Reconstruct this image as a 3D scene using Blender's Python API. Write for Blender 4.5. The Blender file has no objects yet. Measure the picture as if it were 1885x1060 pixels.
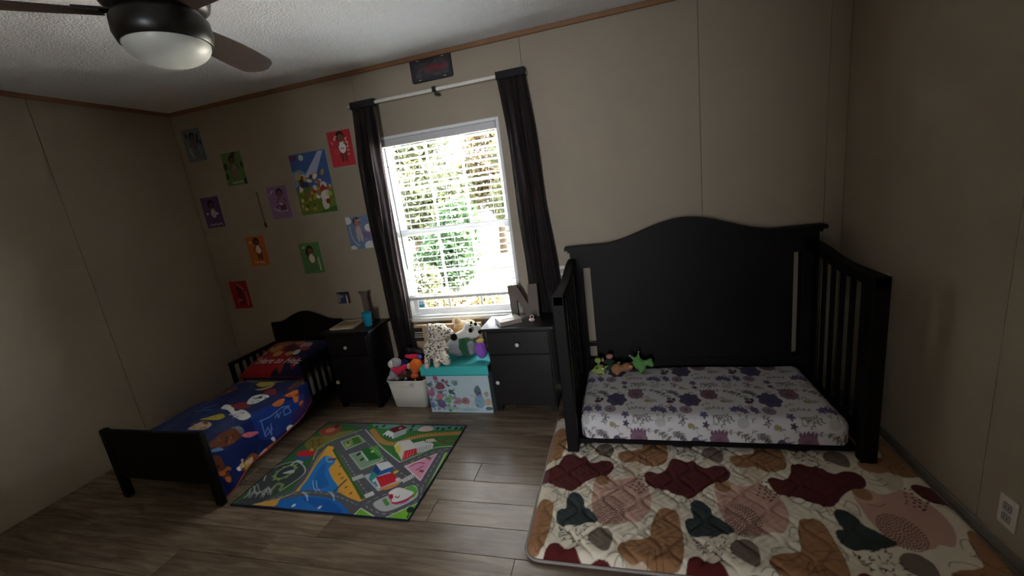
import bpy, bmesh, math, random
import numpy as np
from mathutils import Vector, Matrix, Euler
random.seed(7); RNG = np.random.default_rng(7)
sc = bpy.context.scene
C = sc.collection
PI = math.pi

# ------------------------------------------------------------------ camera
YAW, PITCH, ROLL, FPX = math.radians(-15.75), math.radians(-13.1), math.radians(-7.5), 767.0
CAM = np.array([0.0, 0.0, 1.5]); PP = (942.5, 530.0)
_f = np.array([math.sin(YAW)*math.cos(PITCH), math.cos(YAW)*math.cos(PITCH), math.sin(PITCH)])
_rt = np.array([math.cos(YAW), -math.sin(YAW), 0.0]); _up = np.cross(_rt, _f)
_r = _rt*math.cos(ROLL) + _up*math.sin(ROLL); _u = -_rt*math.sin(ROLL) + _up*math.cos(ROLL)
cam_d = bpy.data.cameras.new('camera'); cam = bpy.data.objects.new('camera', cam_d); C.objects.link(cam)
cam_d.sensor_fit = 'HORIZONTAL'; cam_d.sensor_width = 36.0; cam_d.lens = FPX/1885.0*36.0
cam_d.clip_start = 0.02; cam_d.clip_end = 200
m = Matrix.Identity(4)
for i in range(3):
    m[i][0], m[i][1], m[i][2], m[i][3] = _r[i], _u[i], -_f[i], CAM[i]
cam.matrix_world = m
sc.camera = cam

# ------------------------------------------------------------------ world, light, exposure
SKY = 7.0
w = bpy.data.worlds.new('world'); sc.world = w; w.use_nodes = True
wn = w.node_tree.nodes; wl = w.node_tree.links
bg = wn['Background']; bg.inputs['Color'].default_value = (0.90, 0.93, 1.0, 1); bg.inputs['Strength'].default_value = SKY
sun_d = bpy.data.lights.new('sun', 'SUN'); sun_d.energy = 56.0; sun_d.angle = math.radians(1.5); sun_d.color = (1.0, .95, .90)
sun = bpy.data.objects.new('sun', sun_d); C.objects.link(sun); sun.rotation_euler = Vector((.66, -.01, .75)).to_track_quat('Z', 'Y').to_euler(); sun.location = (6, 4, 8)
def portal(name, loc, rot, sx, sy):
    d = bpy.data.lights.new(name, 'AREA'); d.shape = 'RECTANGLE'; d.size = sx; d.size_y = sy; d.cycles.is_portal = True
    o = bpy.data.objects.new(name, d); C.objects.link(o); o.location = loc; o.rotation_euler = rot
portal('window_daylight', (-1.205, 2.93, 1.3), (-PI/2, 0, 0), 0.92, 1.38)
portal('fill_hall_daylight', (-0.6, -3.95, 1.25), (PI/2, 0, 0), 1.0, 1.8)  # guides sky light through the fill hall added behind the camera
sc.view_settings.view_transform = 'Standard'; sc.view_settings.look = 'None'
sc.view_settings.exposure = 2.05; sc.view_settings.gamma = 1.0; sc.view_settings.use_curve_mapping = False
sc.display_settings.display_device = 'sRGB'
sc.cycles.max_bounces = 10; sc.cycles.diffuse_bounces = 6; sc.cycles.transparent_max_bounces = 16
sc.cycles.sample_clamp_indirect = 8; sc.cycles.caustics_reflective = False; sc.cycles.caustics_refractive = False

# room limits
XL, XR, YB, YF, ZC = -3.48, 1.24, 2.85, -1.4, 2.45
WX0, WX1, WZ0, WZ1 = -1.665, -0.745, 0.615, 1.985          # window opening

# ------------------------------------------------------------------ picture rays
def ray(px, py): return _r*(px-PP[0])/FPX - _u*(py-PP[1])/FPX + _f
def onz(px, py, z=0.0):
    d = ray(px, py); return CAM + d*(z-CAM[2])/d[2]
def ony(px, py, y):
    d = ray(px, py); return CAM + d*(y-CAM[1])/d[1]
def onx(px, py, x):
    d = ray(px, py); return CAM + d*(x-CAM[0])/d[0]
def zoomf(ox, oy, s): return lambda a, b: (ox+a/s, oy+b/s)

# ------------------------------------------------------------------ colours, materials
def lin(c):
    c = np.asarray(c, float)/255.0
    return np.where(c <= 0.04045, c/12.92, ((c+0.055)/1.055)**2.4)
MATS = {}
def mat(name, rgb, rough=0.6, noise=0.06, scale=30.0, bump=0.0, bscale=200.0, spec=0.5, metal=0.0, sheen=0.0, coat=0.0):
    if name in MATS: return MATS[name]
    mt = bpy.data.materials.new(name); mt.use_nodes = True; MATS[name] = mt
    nt = mt.node_tree; N = nt.nodes; L = nt.links; b = N['Principled BSDF']
    c = lin(rgb)
    tc = N.new('ShaderNodeTexCoord')
    nz = N.new('ShaderNodeTexNoise'); nz.inputs['Scale'].default_value = scale; nz.inputs['Detail'].default_value = 3
    L.new(tc.outputs['Object'], nz.inputs['Vector'])
    mx = N.new('ShaderNodeMix'); mx.data_type = 'RGBA'
    mx.inputs['A'].default_value = (*np.clip(c*(1-noise*2), 0, 1), 1); mx.inputs['B'].default_value = (*np.clip(c*(1+noise*2), 0, 1), 1)
    L.new(nz.outputs['Fac'], mx.inputs['Factor']); L.new(mx.outputs['Result'], b.inputs['Base Color'])
    b.inputs['Roughness'].default_value = rough; b.inputs['Specular IOR Level'].default_value = spec
    b.inputs['Metallic'].default_value = metal; b.inputs['Sheen Weight'].default_value = sheen; b.inputs['Coat Weight'].default_value = coat
    if bump > 0:
        n2 = N.new('ShaderNodeTexNoise'); n2.inputs['Scale'].default_value = bscale; n2.inputs['Detail'].default_value = 4
        L.new(tc.outputs['Object'], n2.inputs['Vector'])
        bp = N.new('ShaderNodeBump'); bp.inputs['Strength'].default_value = bump; bp.inputs['Distance'].default_value = 0.01
        L.new(n2.outputs['Fac'], bp.inputs['Height']); L.new(bp.outputs['Normal'], b.inputs['Normal'])
    return mt
def vmat(name, rough=0.8, bump=0.0, bscale=400.0, spec=0.3, sheen=0.0):
    if name in MATS: return MATS[name]
    mt = bpy.data.materials.new(name); mt.use_nodes = True; MATS[name] = mt
    N = mt.node_tree.nodes; L = mt.node_tree.links; b = N['Principled BSDF']
    at = N.new('ShaderNodeAttribute'); at.attribute_name = 'Col'
    L.new(at.outputs['Color'], b.inputs['Base Color'])
    b.inputs['Roughness'].default_value = rough; b.inputs['Specular IOR Level'].default_value = spec; b.inputs['Sheen Weight'].default_value = sheen
    if bump > 0:
        tc = N.new('ShaderNodeTexCoord'); n2 = N.new('ShaderNodeTexNoise'); n2.inputs['Scale'].default_value = bscale
        L.new(tc.outputs['Object'], n2.inputs['Vector'])
        bp = N.new('ShaderNodeBump'); bp.inputs['Strength'].default_value = bump; bp.inputs['Distance'].default_value = 0.004
        L.new(n2.outputs['Fac'], bp.inputs['Height']); L.new(bp.outputs['Normal'], b.inputs['Normal'])
    return mt
def spotted(name, base, spot, scale, thr, rough=0.95, stretch=(1, 1, 1)):
    """plush fur with dark printed spots (voronoi cells)"""
    mt = bpy.data.materials.new(name); mt.use_nodes = True; MATS[name] = mt
    N = mt.node_tree.nodes; L = mt.node_tree.links; b = N['Principled BSDF']
    tc = N.new('ShaderNodeTexCoord'); mp = N.new('ShaderNodeMapping'); mp.inputs['Scale'].default_value = stretch
    nz = N.new('ShaderNodeTexNoise'); nz.inputs['Scale'].default_value = scale*1.2
    vo = N.new('ShaderNodeTexVoronoi'); vo.inputs['Scale'].default_value = scale
    va = N.new('ShaderNodeVectorMath'); va.operation = 'MULTIPLY_ADD'; va.inputs[1].default_value = (.02, .02, .02)
    L.new(tc.outputs['Object'], mp.inputs['Vector']); L.new(mp.outputs['Vector'], nz.inputs['Vector'])
    L.new(nz.outputs['Color'], va.inputs[0]); L.new(mp.outputs['Vector'], va.inputs[2]); L.new(va.outputs['Vector'], vo.inputs['Vector'])
    cr = N.new('ShaderNodeValToRGB'); cr.color_ramp.interpolation = 'EASE'
    e = cr.color_ramp.elements; e[0].position = thr*.8; e[0].color = (*lin(spot), 1); e[1].position = thr*1.2; e[1].color = (*lin(base), 1)
    L.new(vo.outputs['Distance'], cr.inputs['Fac']); L.new(cr.outputs['Color'], b.inputs['Base Color'])
    b.inputs['Roughness'].default_value = rough; b.inputs['Sheen Weight'].default_value = .2
    n2 = N.new('ShaderNodeTexNoise'); n2.inputs['Scale'].default_value = 300
    bp = N.new('ShaderNodeBump'); bp.inputs['Strength'].default_value = .4; bp.inputs['Distance'].default_value = .004
    L.new(tc.outputs['Object'], n2.inputs['Vector']); L.new(n2.outputs['Fac'], bp.inputs['Height']); L.new(bp.outputs['Normal'], b.inputs['Normal'])
    return mt

# ------------------------------------------------------------------ mesh helpers
def bx(bm, x0, x1, y0, y1, z0, z1, bevel=0.0, seg=2):
    r = bmesh.ops.create_cube(bm, size=1.0)
    M = Matrix.Translation(((x0+x1)/2, (y0+y1)/2, (z0+z1)/2)) @ Matrix.Diagonal((abs(x1-x0), abs(y1-y0), abs(z1-z0), 1))
    bmesh.ops.transform(bm, matrix=M, verts=r['verts'])
    if bevel > 0:
        ed = list({e for v in r['verts'] for e in v.link_edges})
        bmesh.ops.bevel(bm, geom=ed, offset=bevel, segments=seg, profile=0.5, affect='EDGES')
    return bm
def box(x0, x1, y0, y1, z0, z1, bevel=0.0, seg=2): return bx(bmesh.new(), x0, x1, y0, y1, z0, z1, bevel, seg)
def prism(pts, axis, a, b, bm=None):
    """extrude a 2-D outline along an axis: 'y' -> pts are (x,z); 'x' -> (y,z); 'z' -> (x,y)"""
    bm = bm or bmesh.new()
    def P(p, t): return {'y': (p[0], t, p[1]), 'x': (t, p[0], p[1]), 'z': (p[0], p[1], t)}[axis]
    A = [bm.verts.new(P(p, a)) for p in pts]; B = [bm.verts.new(P(p, b)) for p in pts]
    n = len(pts)
    bm.faces.new(A); bm.faces.new(B[::-1])
    for i in range(n): bm.faces.new((A[i], B[i], B[(i+1) % n], A[(i+1) % n]))
    bmesh.ops.recalc_face_normals(bm, faces=bm.faces)
    return bm
def strip(xs, fz0, fz1, axis, a, b, bm=None):
    """solid between two curves fz0(x)..fz1(x), extruded from a to b (quads only)"""
    bm = bm or bmesh.new()
    def P(x, z, t): return (x, t, z) if axis == 'y' else (t, x, z)
    rows = [[bm.verts.new(P(x, fz0(x), a)), bm.verts.new(P(x, fz1(x), a)), bm.verts.new(P(x, fz1(x), b)), bm.verts.new(P(x, fz0(x), b))] for x in xs]
    for r0, r1 in zip(rows, rows[1:]):
        for k in range(4): bm.faces.new((r0[k], r0[(k+1) % 4], r1[(k+1) % 4], r1[k]))
    bm.faces.new(rows[0]); bm.faces.new(rows[-1][::-1])
    bmesh.ops.recalc_face_normals(bm, faces=bm.faces)
    return bm
def lathe(prof, seg=32, c=(0, 0, 0), bm=None):
    bm = bm or bmesh.new(); rings = []
    for r, z in prof:
        if r < 1e-5: rings.append([bm.verts.new((c[0], c[1], c[2]+z))])
        else: rings.append([bm.verts.new((c[0]+r*math.cos(2*PI*k/seg), c[1]+r*math.sin(2*PI*k/seg), c[2]+z)) for k in range(seg)])
    for a, b in zip(rings, rings[1:]):
        for k in range(seg):
            k2 = (k+1) % seg
            if len(a) == 1 and len(b) == 1: continue
            if len(a) == 1: bm.faces.new((a[0], b[k2], b[k]))
            elif len(b) == 1: bm.faces.new((a[k], a[k2], b[0]))
            else: bm.faces.new((a[k], a[k2], b[k2], b[k]))
    bmesh.ops.recalc_face_normals(bm, faces=bm.faces)
    return bm
def tube(pts, r, seg=8, bm=None, closed=False):
    bm = bm or bmesh.new(); pts = [Vector(p) for p in pts]; n = len(pts); rings = []
    for i, p in enumerate(pts):
        a = pts[i-1] if (i > 0 or closed) else p; b = pts[(i+1) % n] if (i < n-1 or closed) else p
        t = (b-a).normalized(); s = Vector((0, 0, 1)) if abs(t.z) < .9 else Vector((1, 0, 0))
        e1 = t.cross(s).normalized(); e2 = t.cross(e1)
        rr = r[i] if hasattr(r, '__len__') else r
        rings.append([bm.verts.new(p + e1*rr*math.cos(2*PI*k/seg) + e2*rr*math.sin(2*PI*k/seg)) for k in range(seg)])
    m2 = n if closed else n-1
    for i in range(m2):
        a, b = rings[i], rings[(i+1) % n]
        for k in range(seg): bm.faces.new((a[k], a[(k+1) % seg], b[(k+1) % seg], b[k]))
    if not closed: bm.faces.new(rings[0]); bm.faces.new(rings[-1][::-1])
    bmesh.ops.recalc_face_normals(bm, faces=bm.faces)
    return bm
def ell(bm, c, r, rot=(0, 0, 0), sub=2):
    q = bmesh.ops.create_icosphere(bm, subdivisions=sub, radius=1.0)
    if not hasattr(r, '__len__'): r = (r, r, r)
    M = Matrix.Translation(c) @ Euler(rot).to_matrix().to_4x4() @ Matrix.Diagonal((*r, 1))
    bmesh.ops.transform(bm, matrix=M, verts=q['verts'])
    return bm
def limb(bm, a, b, ra, rb, n=5):
    a = np.array(a, float); b = np.array(b, float)
    for i in range(n+1):
        t = i/n; ell(bm, tuple(a*(1-t)+b*t), ra*(1-t)+rb*t)
    return bm
def wpos(o):
    v = Vector((0, 0, 0))
    while o is not None: v = v + o.location; o = o.parent
    return v
def obj(name, bm, mt, parent=None, smooth=False, local=False):
    if isinstance(bm, bmesh.types.BMesh):
        me = bpy.data.meshes.new(name); bm.to_mesh(me); bm.free()
    else: me = bm
    if smooth: me.polygons.foreach_set('use_smooth', [True]*len(me.polygons))
    o = bpy.data.objects.new(name, me); C.objects.link(o)
    if mt is not None and not me.materials: me.materials.append(mt)
    if parent is not None:
        if not local: me.transform(Matrix.Translation(-wpos(parent)))
        o.parent = parent
    if name == 'lettering': o['kind'] = 'stuff'
    return o
def tag(o, label=None, cat=None, group=None, kind=None):
    if label: o['label'] = label
    if cat: o['category'] = cat
    if group: o['group'] = group
    if kind: o['kind'] = kind
    return o
def thing(name, label, cat, loc=(0, 0, 0), group=None):
    o = bpy.data.objects.new(name, None); C.objects.link(o); o.location = loc; o.empty_display_size = .05
    return tag(o, label, cat, group)
def center_origin(o):
    """move a top-level mesh's origin to its base centre"""
    vs = np.empty(len(o.data.vertices)*3); o.data.vertices.foreach_get('co', vs); vs = vs.reshape(-1, 3)
    c = Vector(((vs[:, 0].min()+vs[:, 0].max())/2, (vs[:, 1].min()+vs[:, 1].max())/2, vs[:, 2].min()))
    o.data.transform(Matrix.Translation(-c)); o.location = o.location + c
    return o
def gridmesh(name, P, Col=None, flip=False):
    P = np.asarray(P, float); nv, nu = P.shape[:2]
    me = bpy.data.meshes.new(name)
    idx = np.arange(nv*nu).reshape(nv, nu)
    q = np.stack([idx[:-1, :-1], idx[:-1, 1:], idx[1:, 1:], idx[1:, :-1]], -1).reshape(-1, 4)
    if flip: q = q[:, ::-1]
    me.vertices.add(nv*nu); me.vertices.foreach_set('co', P.reshape(-1))
    me.loops.add(q.size); me.loops.foreach_set('vertex_index', q.reshape(-1).astype(np.int32))
    me.polygons.add(len(q)); me.polygons.foreach_set('loop_start', np.arange(0, q.size, 4, dtype=np.int32))
    me.polygons.foreach_set('use_smooth', np.ones(len(q), bool))
    me.update(calc_edges=True)
    if Col is not None:
        at = me.color_attributes.new('Col', 'FLOAT_COLOR', 'POINT')
        cc = np.ones((nv*nu, 4)); cc[:, :3] = np.asarray(Col).reshape(-1, 3)
        at.data.foreach_set('color', cc.reshape(-1))
    return me
def quads_mesh(name, V):
    """V: (n,4,3) loose quads"""
    V = np.asarray(V, float); n = len(V); me = bpy.data.meshes.new(name)
    me.vertices.add(n*4); me.vertices.foreach_set('co', V.reshape(-1))
    me.loops.add(n*4); me.loops.foreach_set('vertex_index', np.arange(n*4, dtype=np.int32))
    me.polygons.add(n); me.polygons.foreach_set('loop_start', np.arange(0, n*4, 4, dtype=np.int32))
    me.update(calc_edges=True); return me
def text_mesh(items, shear=0.0):
    """items: (string, x, y, rot, size) -> one flat mesh in the xy plane"""
    bm = bmesh.new()
    for s, x, y, rot, size in items:
        cu = bpy.data.curves.new('t', 'FONT'); cu.body = s; cu.size = size; cu.shear = shear; cu.resolution_u = 2
        cu.align_x = 'CENTER'; cu.align_y = 'CENTER'; cu.offset = size*.012
        t = bpy.data.objects.new('t', cu); C.objects.link(t)
        dg = bpy.context.evaluated_depsgraph_get(); me = bpy.data.meshes.new_from_object(t.evaluated_get(dg))
        me.transform(Matrix.Translation((x, y, 0)) @ Matrix.Rotation(rot, 4, 'Z'))
        bm.from_mesh(me); bpy.data.objects.remove(t); bpy.data.curves.remove(cu); bpy.data.meshes.remove(me)
    return bm

def cr(pts, n=6, closed=True):
    """Catmull-Rom smoothing"""
    p = np.asarray(pts, float); m_ = len(p); out = []
    for i in range(m_ if closed else m_-1):
        if closed: a, b, c, d = p[i-1], p[i], p[(i+1) % m_], p[(i+2) % m_]
        else: a, b, c, d = p[max(i-1, 0)], p[i], p[i+1], p[min(i+2, m_-1)]
        for k in range(n):
            t = k/n; out.append(.5*((2*b)+(-a+c)*t+(2*a-5*b+4*c-d)*t*t+(-a+3*b-3*c+d)*t**3))
    if not closed: out.append(p[-1])
    return np.array(out)
class Canvas:
    """a flat print, kept as colours on a regular grid (x0..x1, y0..y1)"""
    def __init__(s, x0, x1, y0, y1, res, base):
        s.x0, s.y0, s.res = x0, y0, res
        s.nx = int(round((x1-x0)/res))+1; s.ny = int(round((y1-y0)/res))+1
        s.sx = (x1-x0)/(s.nx-1); s.sy = (y1-y0)/(s.ny-1)
        s.a = np.empty((s.ny, s.nx, 3)); s.a[:] = lin(base)
    def _bb(s, p, pad):
        i0 = max(int((p[:, 0].min()-pad-s.x0)/s.sx), 0); i1 = min(int((p[:, 0].max()+pad-s.x0)/s.sx)+2, s.nx)
        j0 = max(int((p[:, 1].min()-pad-s.y0)/s.sy), 0); j1 = min(int((p[:, 1].max()+pad-s.y0)/s.sy)+2, s.ny)
        if i0 >= i1 or j0 >= j1: return None
        X, Y = np.meshgrid(s.x0+np.arange(i0, i1)*s.sx, s.y0+np.arange(j0, j1)*s.sy)
        return i0, i1, j0, j1, X, Y
    def _mix(s, b, cov, col, al):
        i0, i1, j0, j1 = b[:4]; cov = (cov*al)[..., None]
        s.a[j0:j1, i0:i1] = s.a[j0:j1, i0:i1]*(1-cov) + lin(col)*cov
    def poly(s, pts, col, al=1.0):
        p = np.asarray(pts, float); b = s._bb(p, s.res)
        if b is None: return
        cov = np.zeros(b[4].shape)
        for ox in (-.25, .25):
            for oy in (-.25, .25):
                X = b[4]+ox*s.sx; Y = b[5]+oy*s.sy; ins = np.zeros(X.shape, bool)
                q = np.roll(p, -1, 0)
                for (xa, ya), (xb, yb) in zip(p, q):
                    if ya == yb: continue
                    c = (ya > Y) != (yb > Y)
                    ins ^= c & (X < (xb-xa)*(Y-ya)/(yb-ya)+xa)
                cov += ins*.25
        s._mix(b, cov, col, al)
    def blob(s, pts, col, al=1.0, n=6): s.poly(cr(pts, n), col, al)
    def el(s, cx, cy, rx, ry, col, rot=0.0, al=1.0, n=24):
        t = np.linspace(0, 2*PI, n, endpoint=False); x = rx*np.cos(t); y = ry*np.sin(t)
        s.poly(np.stack([cx+x*math.cos(rot)-y*math.sin(rot), cy+x*math.sin(rot)+y*math.cos(rot)], -1), col, al)
    def line(s, pts, wd, col, al=1.0, closed=False):
        p = np.asarray(pts, float)
        if closed: p = np.vstack([p, p[:1]])
        b = s._bb(p, wd+s.res)
        if b is None: return
        D = np.full(b[4].shape, 1e9)
        for (xa, ya), (xb, yb) in zip(p, p[1:]):
            dx, dy = xb-xa, yb-ya; L2 = dx*dx+dy*dy+1e-12
            t = np.clip(((b[4]-xa)*dx+(b[5]-ya)*dy)/L2, 0, 1)
            D = np.minimum(D, np.hypot(b[4]-xa-t*dx, b[5]-ya-t*dy))
        s._mix(b, np.clip((wd/2-D)/s.res+.5, 0, 1), col, al)
    def dashes(s, pts, wd, col, on, off):
        p = np.asarray(pts, float); seg = np.hypot(*np.diff(p, axis=0).T); cum = np.r_[0, np.cumsum(seg)]
        f = lambda d: np.array([np.interp(d, cum, p[:, 0]), np.interp(d, cum, p[:, 1])])
        d = 0
        while d < cum[-1]:
            s.line([f(d), f(min(d+on, cum[-1]))], wd, col); d += on+off
    def grid(s): return np.meshgrid(s.x0+np.arange(s.nx)*s.sx, s.y0+np.arange(s.ny)*s.sy)

# ================================================================== THE ROOM
m_wall = mat('wall_vinyl', (164, 152, 134), .75, .02, 8, .12, 260, .3)
m_gap = mat('seam_gap', (120, 108, 90), .9)
m_ceil = mat('ceiling_stipple', (242, 243, 244), .9, .02, 20, .9, 110, .2)
m_crown = mat('brown_trim', (140, 100, 66), .5, .1, 12)
m_white = mat('white_vinyl', (236, 238, 238), .4, .01, 10)
m_sill = mat('white_sill', (240, 240, 236), .4, .01, 10)
m_base = mat('grey_baseboard', (120, 114, 104), .6)
def floor_material():
    mt = bpy.data.materials.new('vinyl_plank'); mt.use_nodes = True
    N = mt.node_tree.nodes; L = mt.node_tree.links; b = N['Principled BSDF']
    tc = N.new('ShaderNodeTexCoord'); oi = N.new('ShaderNodeObjectInfo')
    ad = N.new('ShaderNodeVectorMath'); ad.operation = 'ADD'
    sc_ = N.new('ShaderNodeVectorMath'); sc_.operation = 'SCALE'; sc_.inputs['Scale'].default_value = 40
    cmb = N.new('ShaderNodeCombineXYZ'); L.new(oi.outputs['Random'], cmb.inputs['X']); L.new(oi.outputs['Random'], cmb.inputs['Z'])
    L.new(cmb.outputs['Vector'], sc_.inputs[0]); L.new(tc.outputs['Object'], ad.inputs[0]); L.new(sc_.outputs['Vector'], ad.inputs[1])
    mp = N.new('ShaderNodeMapping'); mp.inputs['Scale'].default_value = (2.2, 22, 1); L.new(ad.outputs['Vector'], mp.inputs['Vector'])
    n1 = N.new('ShaderNodeTexNoise'); n1.inputs['Scale'].default_value = 1.6; n1.inputs['Detail'].default_value = 7; n1.inputs['Roughness'].default_value = .6; n1.inputs['Distortion'].default_value = .6
    L.new(mp.outputs['Vector'], n1.inputs['Vector'])
    mp2 = N.new('ShaderNodeMapping'); mp2.inputs['Scale'].default_value = (1.6, 6, 1); L.new(ad.outputs['Vector'], mp2.inputs['Vector'])
    n2 = N.new('ShaderNodeTexNoise'); n2.inputs['Scale'].default_value = 1.3; n2.inputs['Detail'].default_value = 4; L.new(mp2.outputs['Vector'], n2.inputs['Vector'])
    r1 = N.new('ShaderNodeValToRGB'); e = r1.color_ramp.elements
    e[0].position = .28; e[0].color = (*lin((104, 88, 74)), 1); e[1].position = .72; e[1].color = (*lin((158, 141, 123)), 1)
    md = e.new(.5); md.color = (*lin((132, 115, 98)), 1)
    L.new(n1.outputs['Fac'], r1.inputs['Fac'])
    mx = N.new('ShaderNodeMix'); mx.data_type = 'RGBA'; mx.blend_type = 'MULTIPLY'; mx.inputs['Factor'].default_value = .8
    r2 = N.new('ShaderNodeValToRGB'); e = r2.color_ramp.elements; e[0].position = .3; e[0].color = (.72, .69, .66, 1); e[1].position = .65; e[1].color = (1.05, 1.03, 1, 1)
    L.new(n2.outputs['Fac'], r2.inputs['Fac']); L.new(r1.outputs['Color'], mx.inputs['A']); L.new(r2.outputs['Color'], mx.inputs['B'])
    hs = N.new('ShaderNodeHueSaturation'); mr = N.new('ShaderNodeMapRange'); mr.inputs['To Min'].default_value = .82; mr.inputs['To Max'].default_value = 1.15
    L.new(oi.outputs['Random'], mr.inputs['Value']); L.new(mr.outputs['Result'], hs.inputs['Value']); L.new(mx.outputs['Result'], hs.inputs['Color'])
    L.new(hs.outputs['Color'], b.inputs['Base Color'])
    b.inputs['Roughness'].default_value = .27; b.inputs['Specular IOR Level'].default_value = .5
    bp = N.new('ShaderNodeBump'); bp.inputs['Strength'].default_value = .12; bp.inputs['Distance'].default_value = .003
    L.new(n1.outputs['Fac'], bp.inputs['Height']); L.new(bp.outputs['Normal'], b.inputs['Normal'])
    return mt
m_floor = floor_material()
floor = tag(obj('floor', box(XL-.12, XR+.12, YF-.12, YB+.12, -.1, -.008), mat('subfloor', (70, 60, 50), .8)), kind='structure')
PW, PL = .15, 1.22
plank_me = None
row = 0; y = 1.96-PW*23
while y < YB-.001:
    y1 = min(y+PW, YB)
    if y1 > YF+.01:
        ya = max(y, YF)
        x = XL-random.random()*PL
        while x < XR:
            xa, xb = max(x, XL), min(x+PL, XR)
            full = (xb-xa > PL-.001) and (y1-ya > PW-.001)
            if xb-xa > .02:
                if full and plank_me: me = plank_me
                else:
                    bm = box(-(xb-xa)/2+.0008, (xb-xa)/2-.0008, -(y1-ya)/2+.0008, (y1-ya)/2-.0008, -.0075, 0, .0012, 1)
                    me = bpy.data.meshes.new('plank'); bm.to_mesh(me); bm.free(); me.materials.append(m_floor)
                    if full: plank_me = me
                o = bpy.data.objects.new('plank', me); C.objects.link(o); o.parent = floor; o.location = ((xa+xb)/2, (ya+y1)/2, 0)
            x += PL
    y += PW; row += 1
tag(obj('ceiling', box(XL-.12, XR+.12, YF-.12, YB+.12, ZC, ZC+.1), m_ceil), kind='structure')

def wall_rects(u0, u1, hole=None):
    """rectangles (u0,u1,z0,z1) of a wall piece around an optional hole"""
    if hole is None or hole[1] <= u0 or hole[0] >= u1: return [(u0, u1, 0, ZC)]
    h0, h1, z0, z1 = max(hole[0], u0), min(hole[1], u1), hole[2], hole[3]
    r = [(h0, h1, z1, ZC)]
    if z0 > .001: r.append((h0, h1, 0, z0))
    if h0 > u0+.001: r.append((u0, h0, 0, ZC))
    if h1 < u1-.001: r.append((h1, u1, 0, ZC))
    return r
HOLE = (WX0, WX1, WZ0, WZ1)
def build_wall(name, axis, face, out, u0, u1, seams, hole=None):
    """axis 'y': wall in the plane y=face, u along x. out=+1/-1 is away from the room"""
    bm = bmesh.new()
    for a, b_, z0, z1 in wall_rects(u0-.12, u1+.12, hole):
        lo, hi = sorted((face+out*.010, face+out*.13))
        if z0 == 0: z0 = -.1
        bx(bm, a, b_, lo, hi, z0, z1) if axis == 'y' else bx(bm, lo, hi, a, b_, z0, z1)
    wl_ = tag(obj(name, bm, m_gap), kind='structure')
    cuts = [u0]+list(seams)+[u1]
    for a, b_ in zip(cuts, cuts[1:]):
        bm = bmesh.new(); g = .0015
        for p, q, z0, z1 in wall_rects(a+g, b_-g, hole):
            lo, hi = sorted((face, face+out*.010))
            bx(bm, p, q, lo, hi, z0, z1) if axis == 'y' else bx(bm, lo, hi, p, q, z0, z1)
        obj('wall_panel', bm, m_wall, wl_)
    return wl_
wall_back = build_wall('wall_back', 'y', YB, 1, XL, XR, (-1.77, -.549, .487, 1.145), HOLE)
build_wall('wall_left', 'x', XL, -1, YF, YB, (-.47, .75, 1.97))
build_wall('wall_right', 'x', XR, 1, YF, YB, (-.725, .495, 1.715))
REAR = (-1.05, -.15, 0, 2.05)          # doorway added behind the camera to let fill light in
build_wall('wall_rear', 'y', YF, -1, XL, XR, (-2.2, -1.5, .4), REAR)
def trim(name, x0, x1, y0, y1, z0, z1, mt): return tag(obj(name, box(x0, x1, y0, y1, z0, z1, .003, 1), mt), kind='structure')
trim('trim_1', XL+.02, XR-.02, YB-.016, YB-.0005, ZC-.03, ZC-.0005, m_crown)
trim('trim_2', XL+.0005, XL+.016, YF+.02, YB-.0005, ZC-.03, ZC-.0005, m_crown)
trim('trim_3', XR-.016, XR-.0005, YF+.02, YB-.0005, ZC-.03, ZC-.0005, m_crown)
trim('baseboard_right', XR-.012, XR-.0005, YF+.01, YB-.005, .0005, .06, m_base)

# ------------------------------------------------------------------ window in the back wall
def glass_material():
    mt = bpy.data.materials.new('window_glass'); mt.use_nodes = True
    N = mt.node_tree.nodes; L = mt.node_tree.links; N.remove(N['Principled BSDF'])
    tr = N.new('ShaderNodeBsdfTransparent'); tr.inputs['Color'].default_value = (.96, .965, .965, 1)
    gl = N.new('ShaderNodeBsdfGlossy'); gl.inputs['Roughness'].default_value = .02
    lw = N.new('ShaderNodeLayerWeight'); lw.inputs['Blend'].default_value = .12
    mx = N.new('ShaderNodeMixShader'); L.new(lw.outputs['Fresnel'], mx.inputs['Fac']); L.new(tr.outputs[0], mx.inputs[1]); L.new(gl.outputs[0], mx.inputs[2])
    L.new(mx.outputs[0], N['Material Output'].inputs['Surface']); return mt
m_glass = glass_material()
def ring(bm, x0, x1, z0, z1, t, y0, y1, bev=.003):
    bx(bm, x0, x0+t, y0, y1, z0, z1, bev, 1); bx(bm, x1-t, x1, y0, y1, z0, z1, bev, 1)
    bx(bm, x0+t, x1-t, y0, y1, z0, z0+t, bev, 1); bx(bm, x0+t, x1-t, y0, y1, z1-t, z1, bev, 1)
    return bm
win = tag(obj('window_1', ring(bmesh.new(), WX0, WX1, WZ0, WZ1, .022, YB-.004, YB+.125), m_white), kind='structure')
zm = 1.285
up = obj('upper_sash', ring(bmesh.new(), WX0+.024, WX1-.024, zm-.02, WZ1-.024, .035, YB+.075, YB+.10), m_white, win)
lo = obj('lower_sash', ring(bmesh.new(), WX0+.024, WX1-.024, WZ0+.024, zm+.02, .04, YB+.048, YB+.073), m_white, win)
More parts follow.
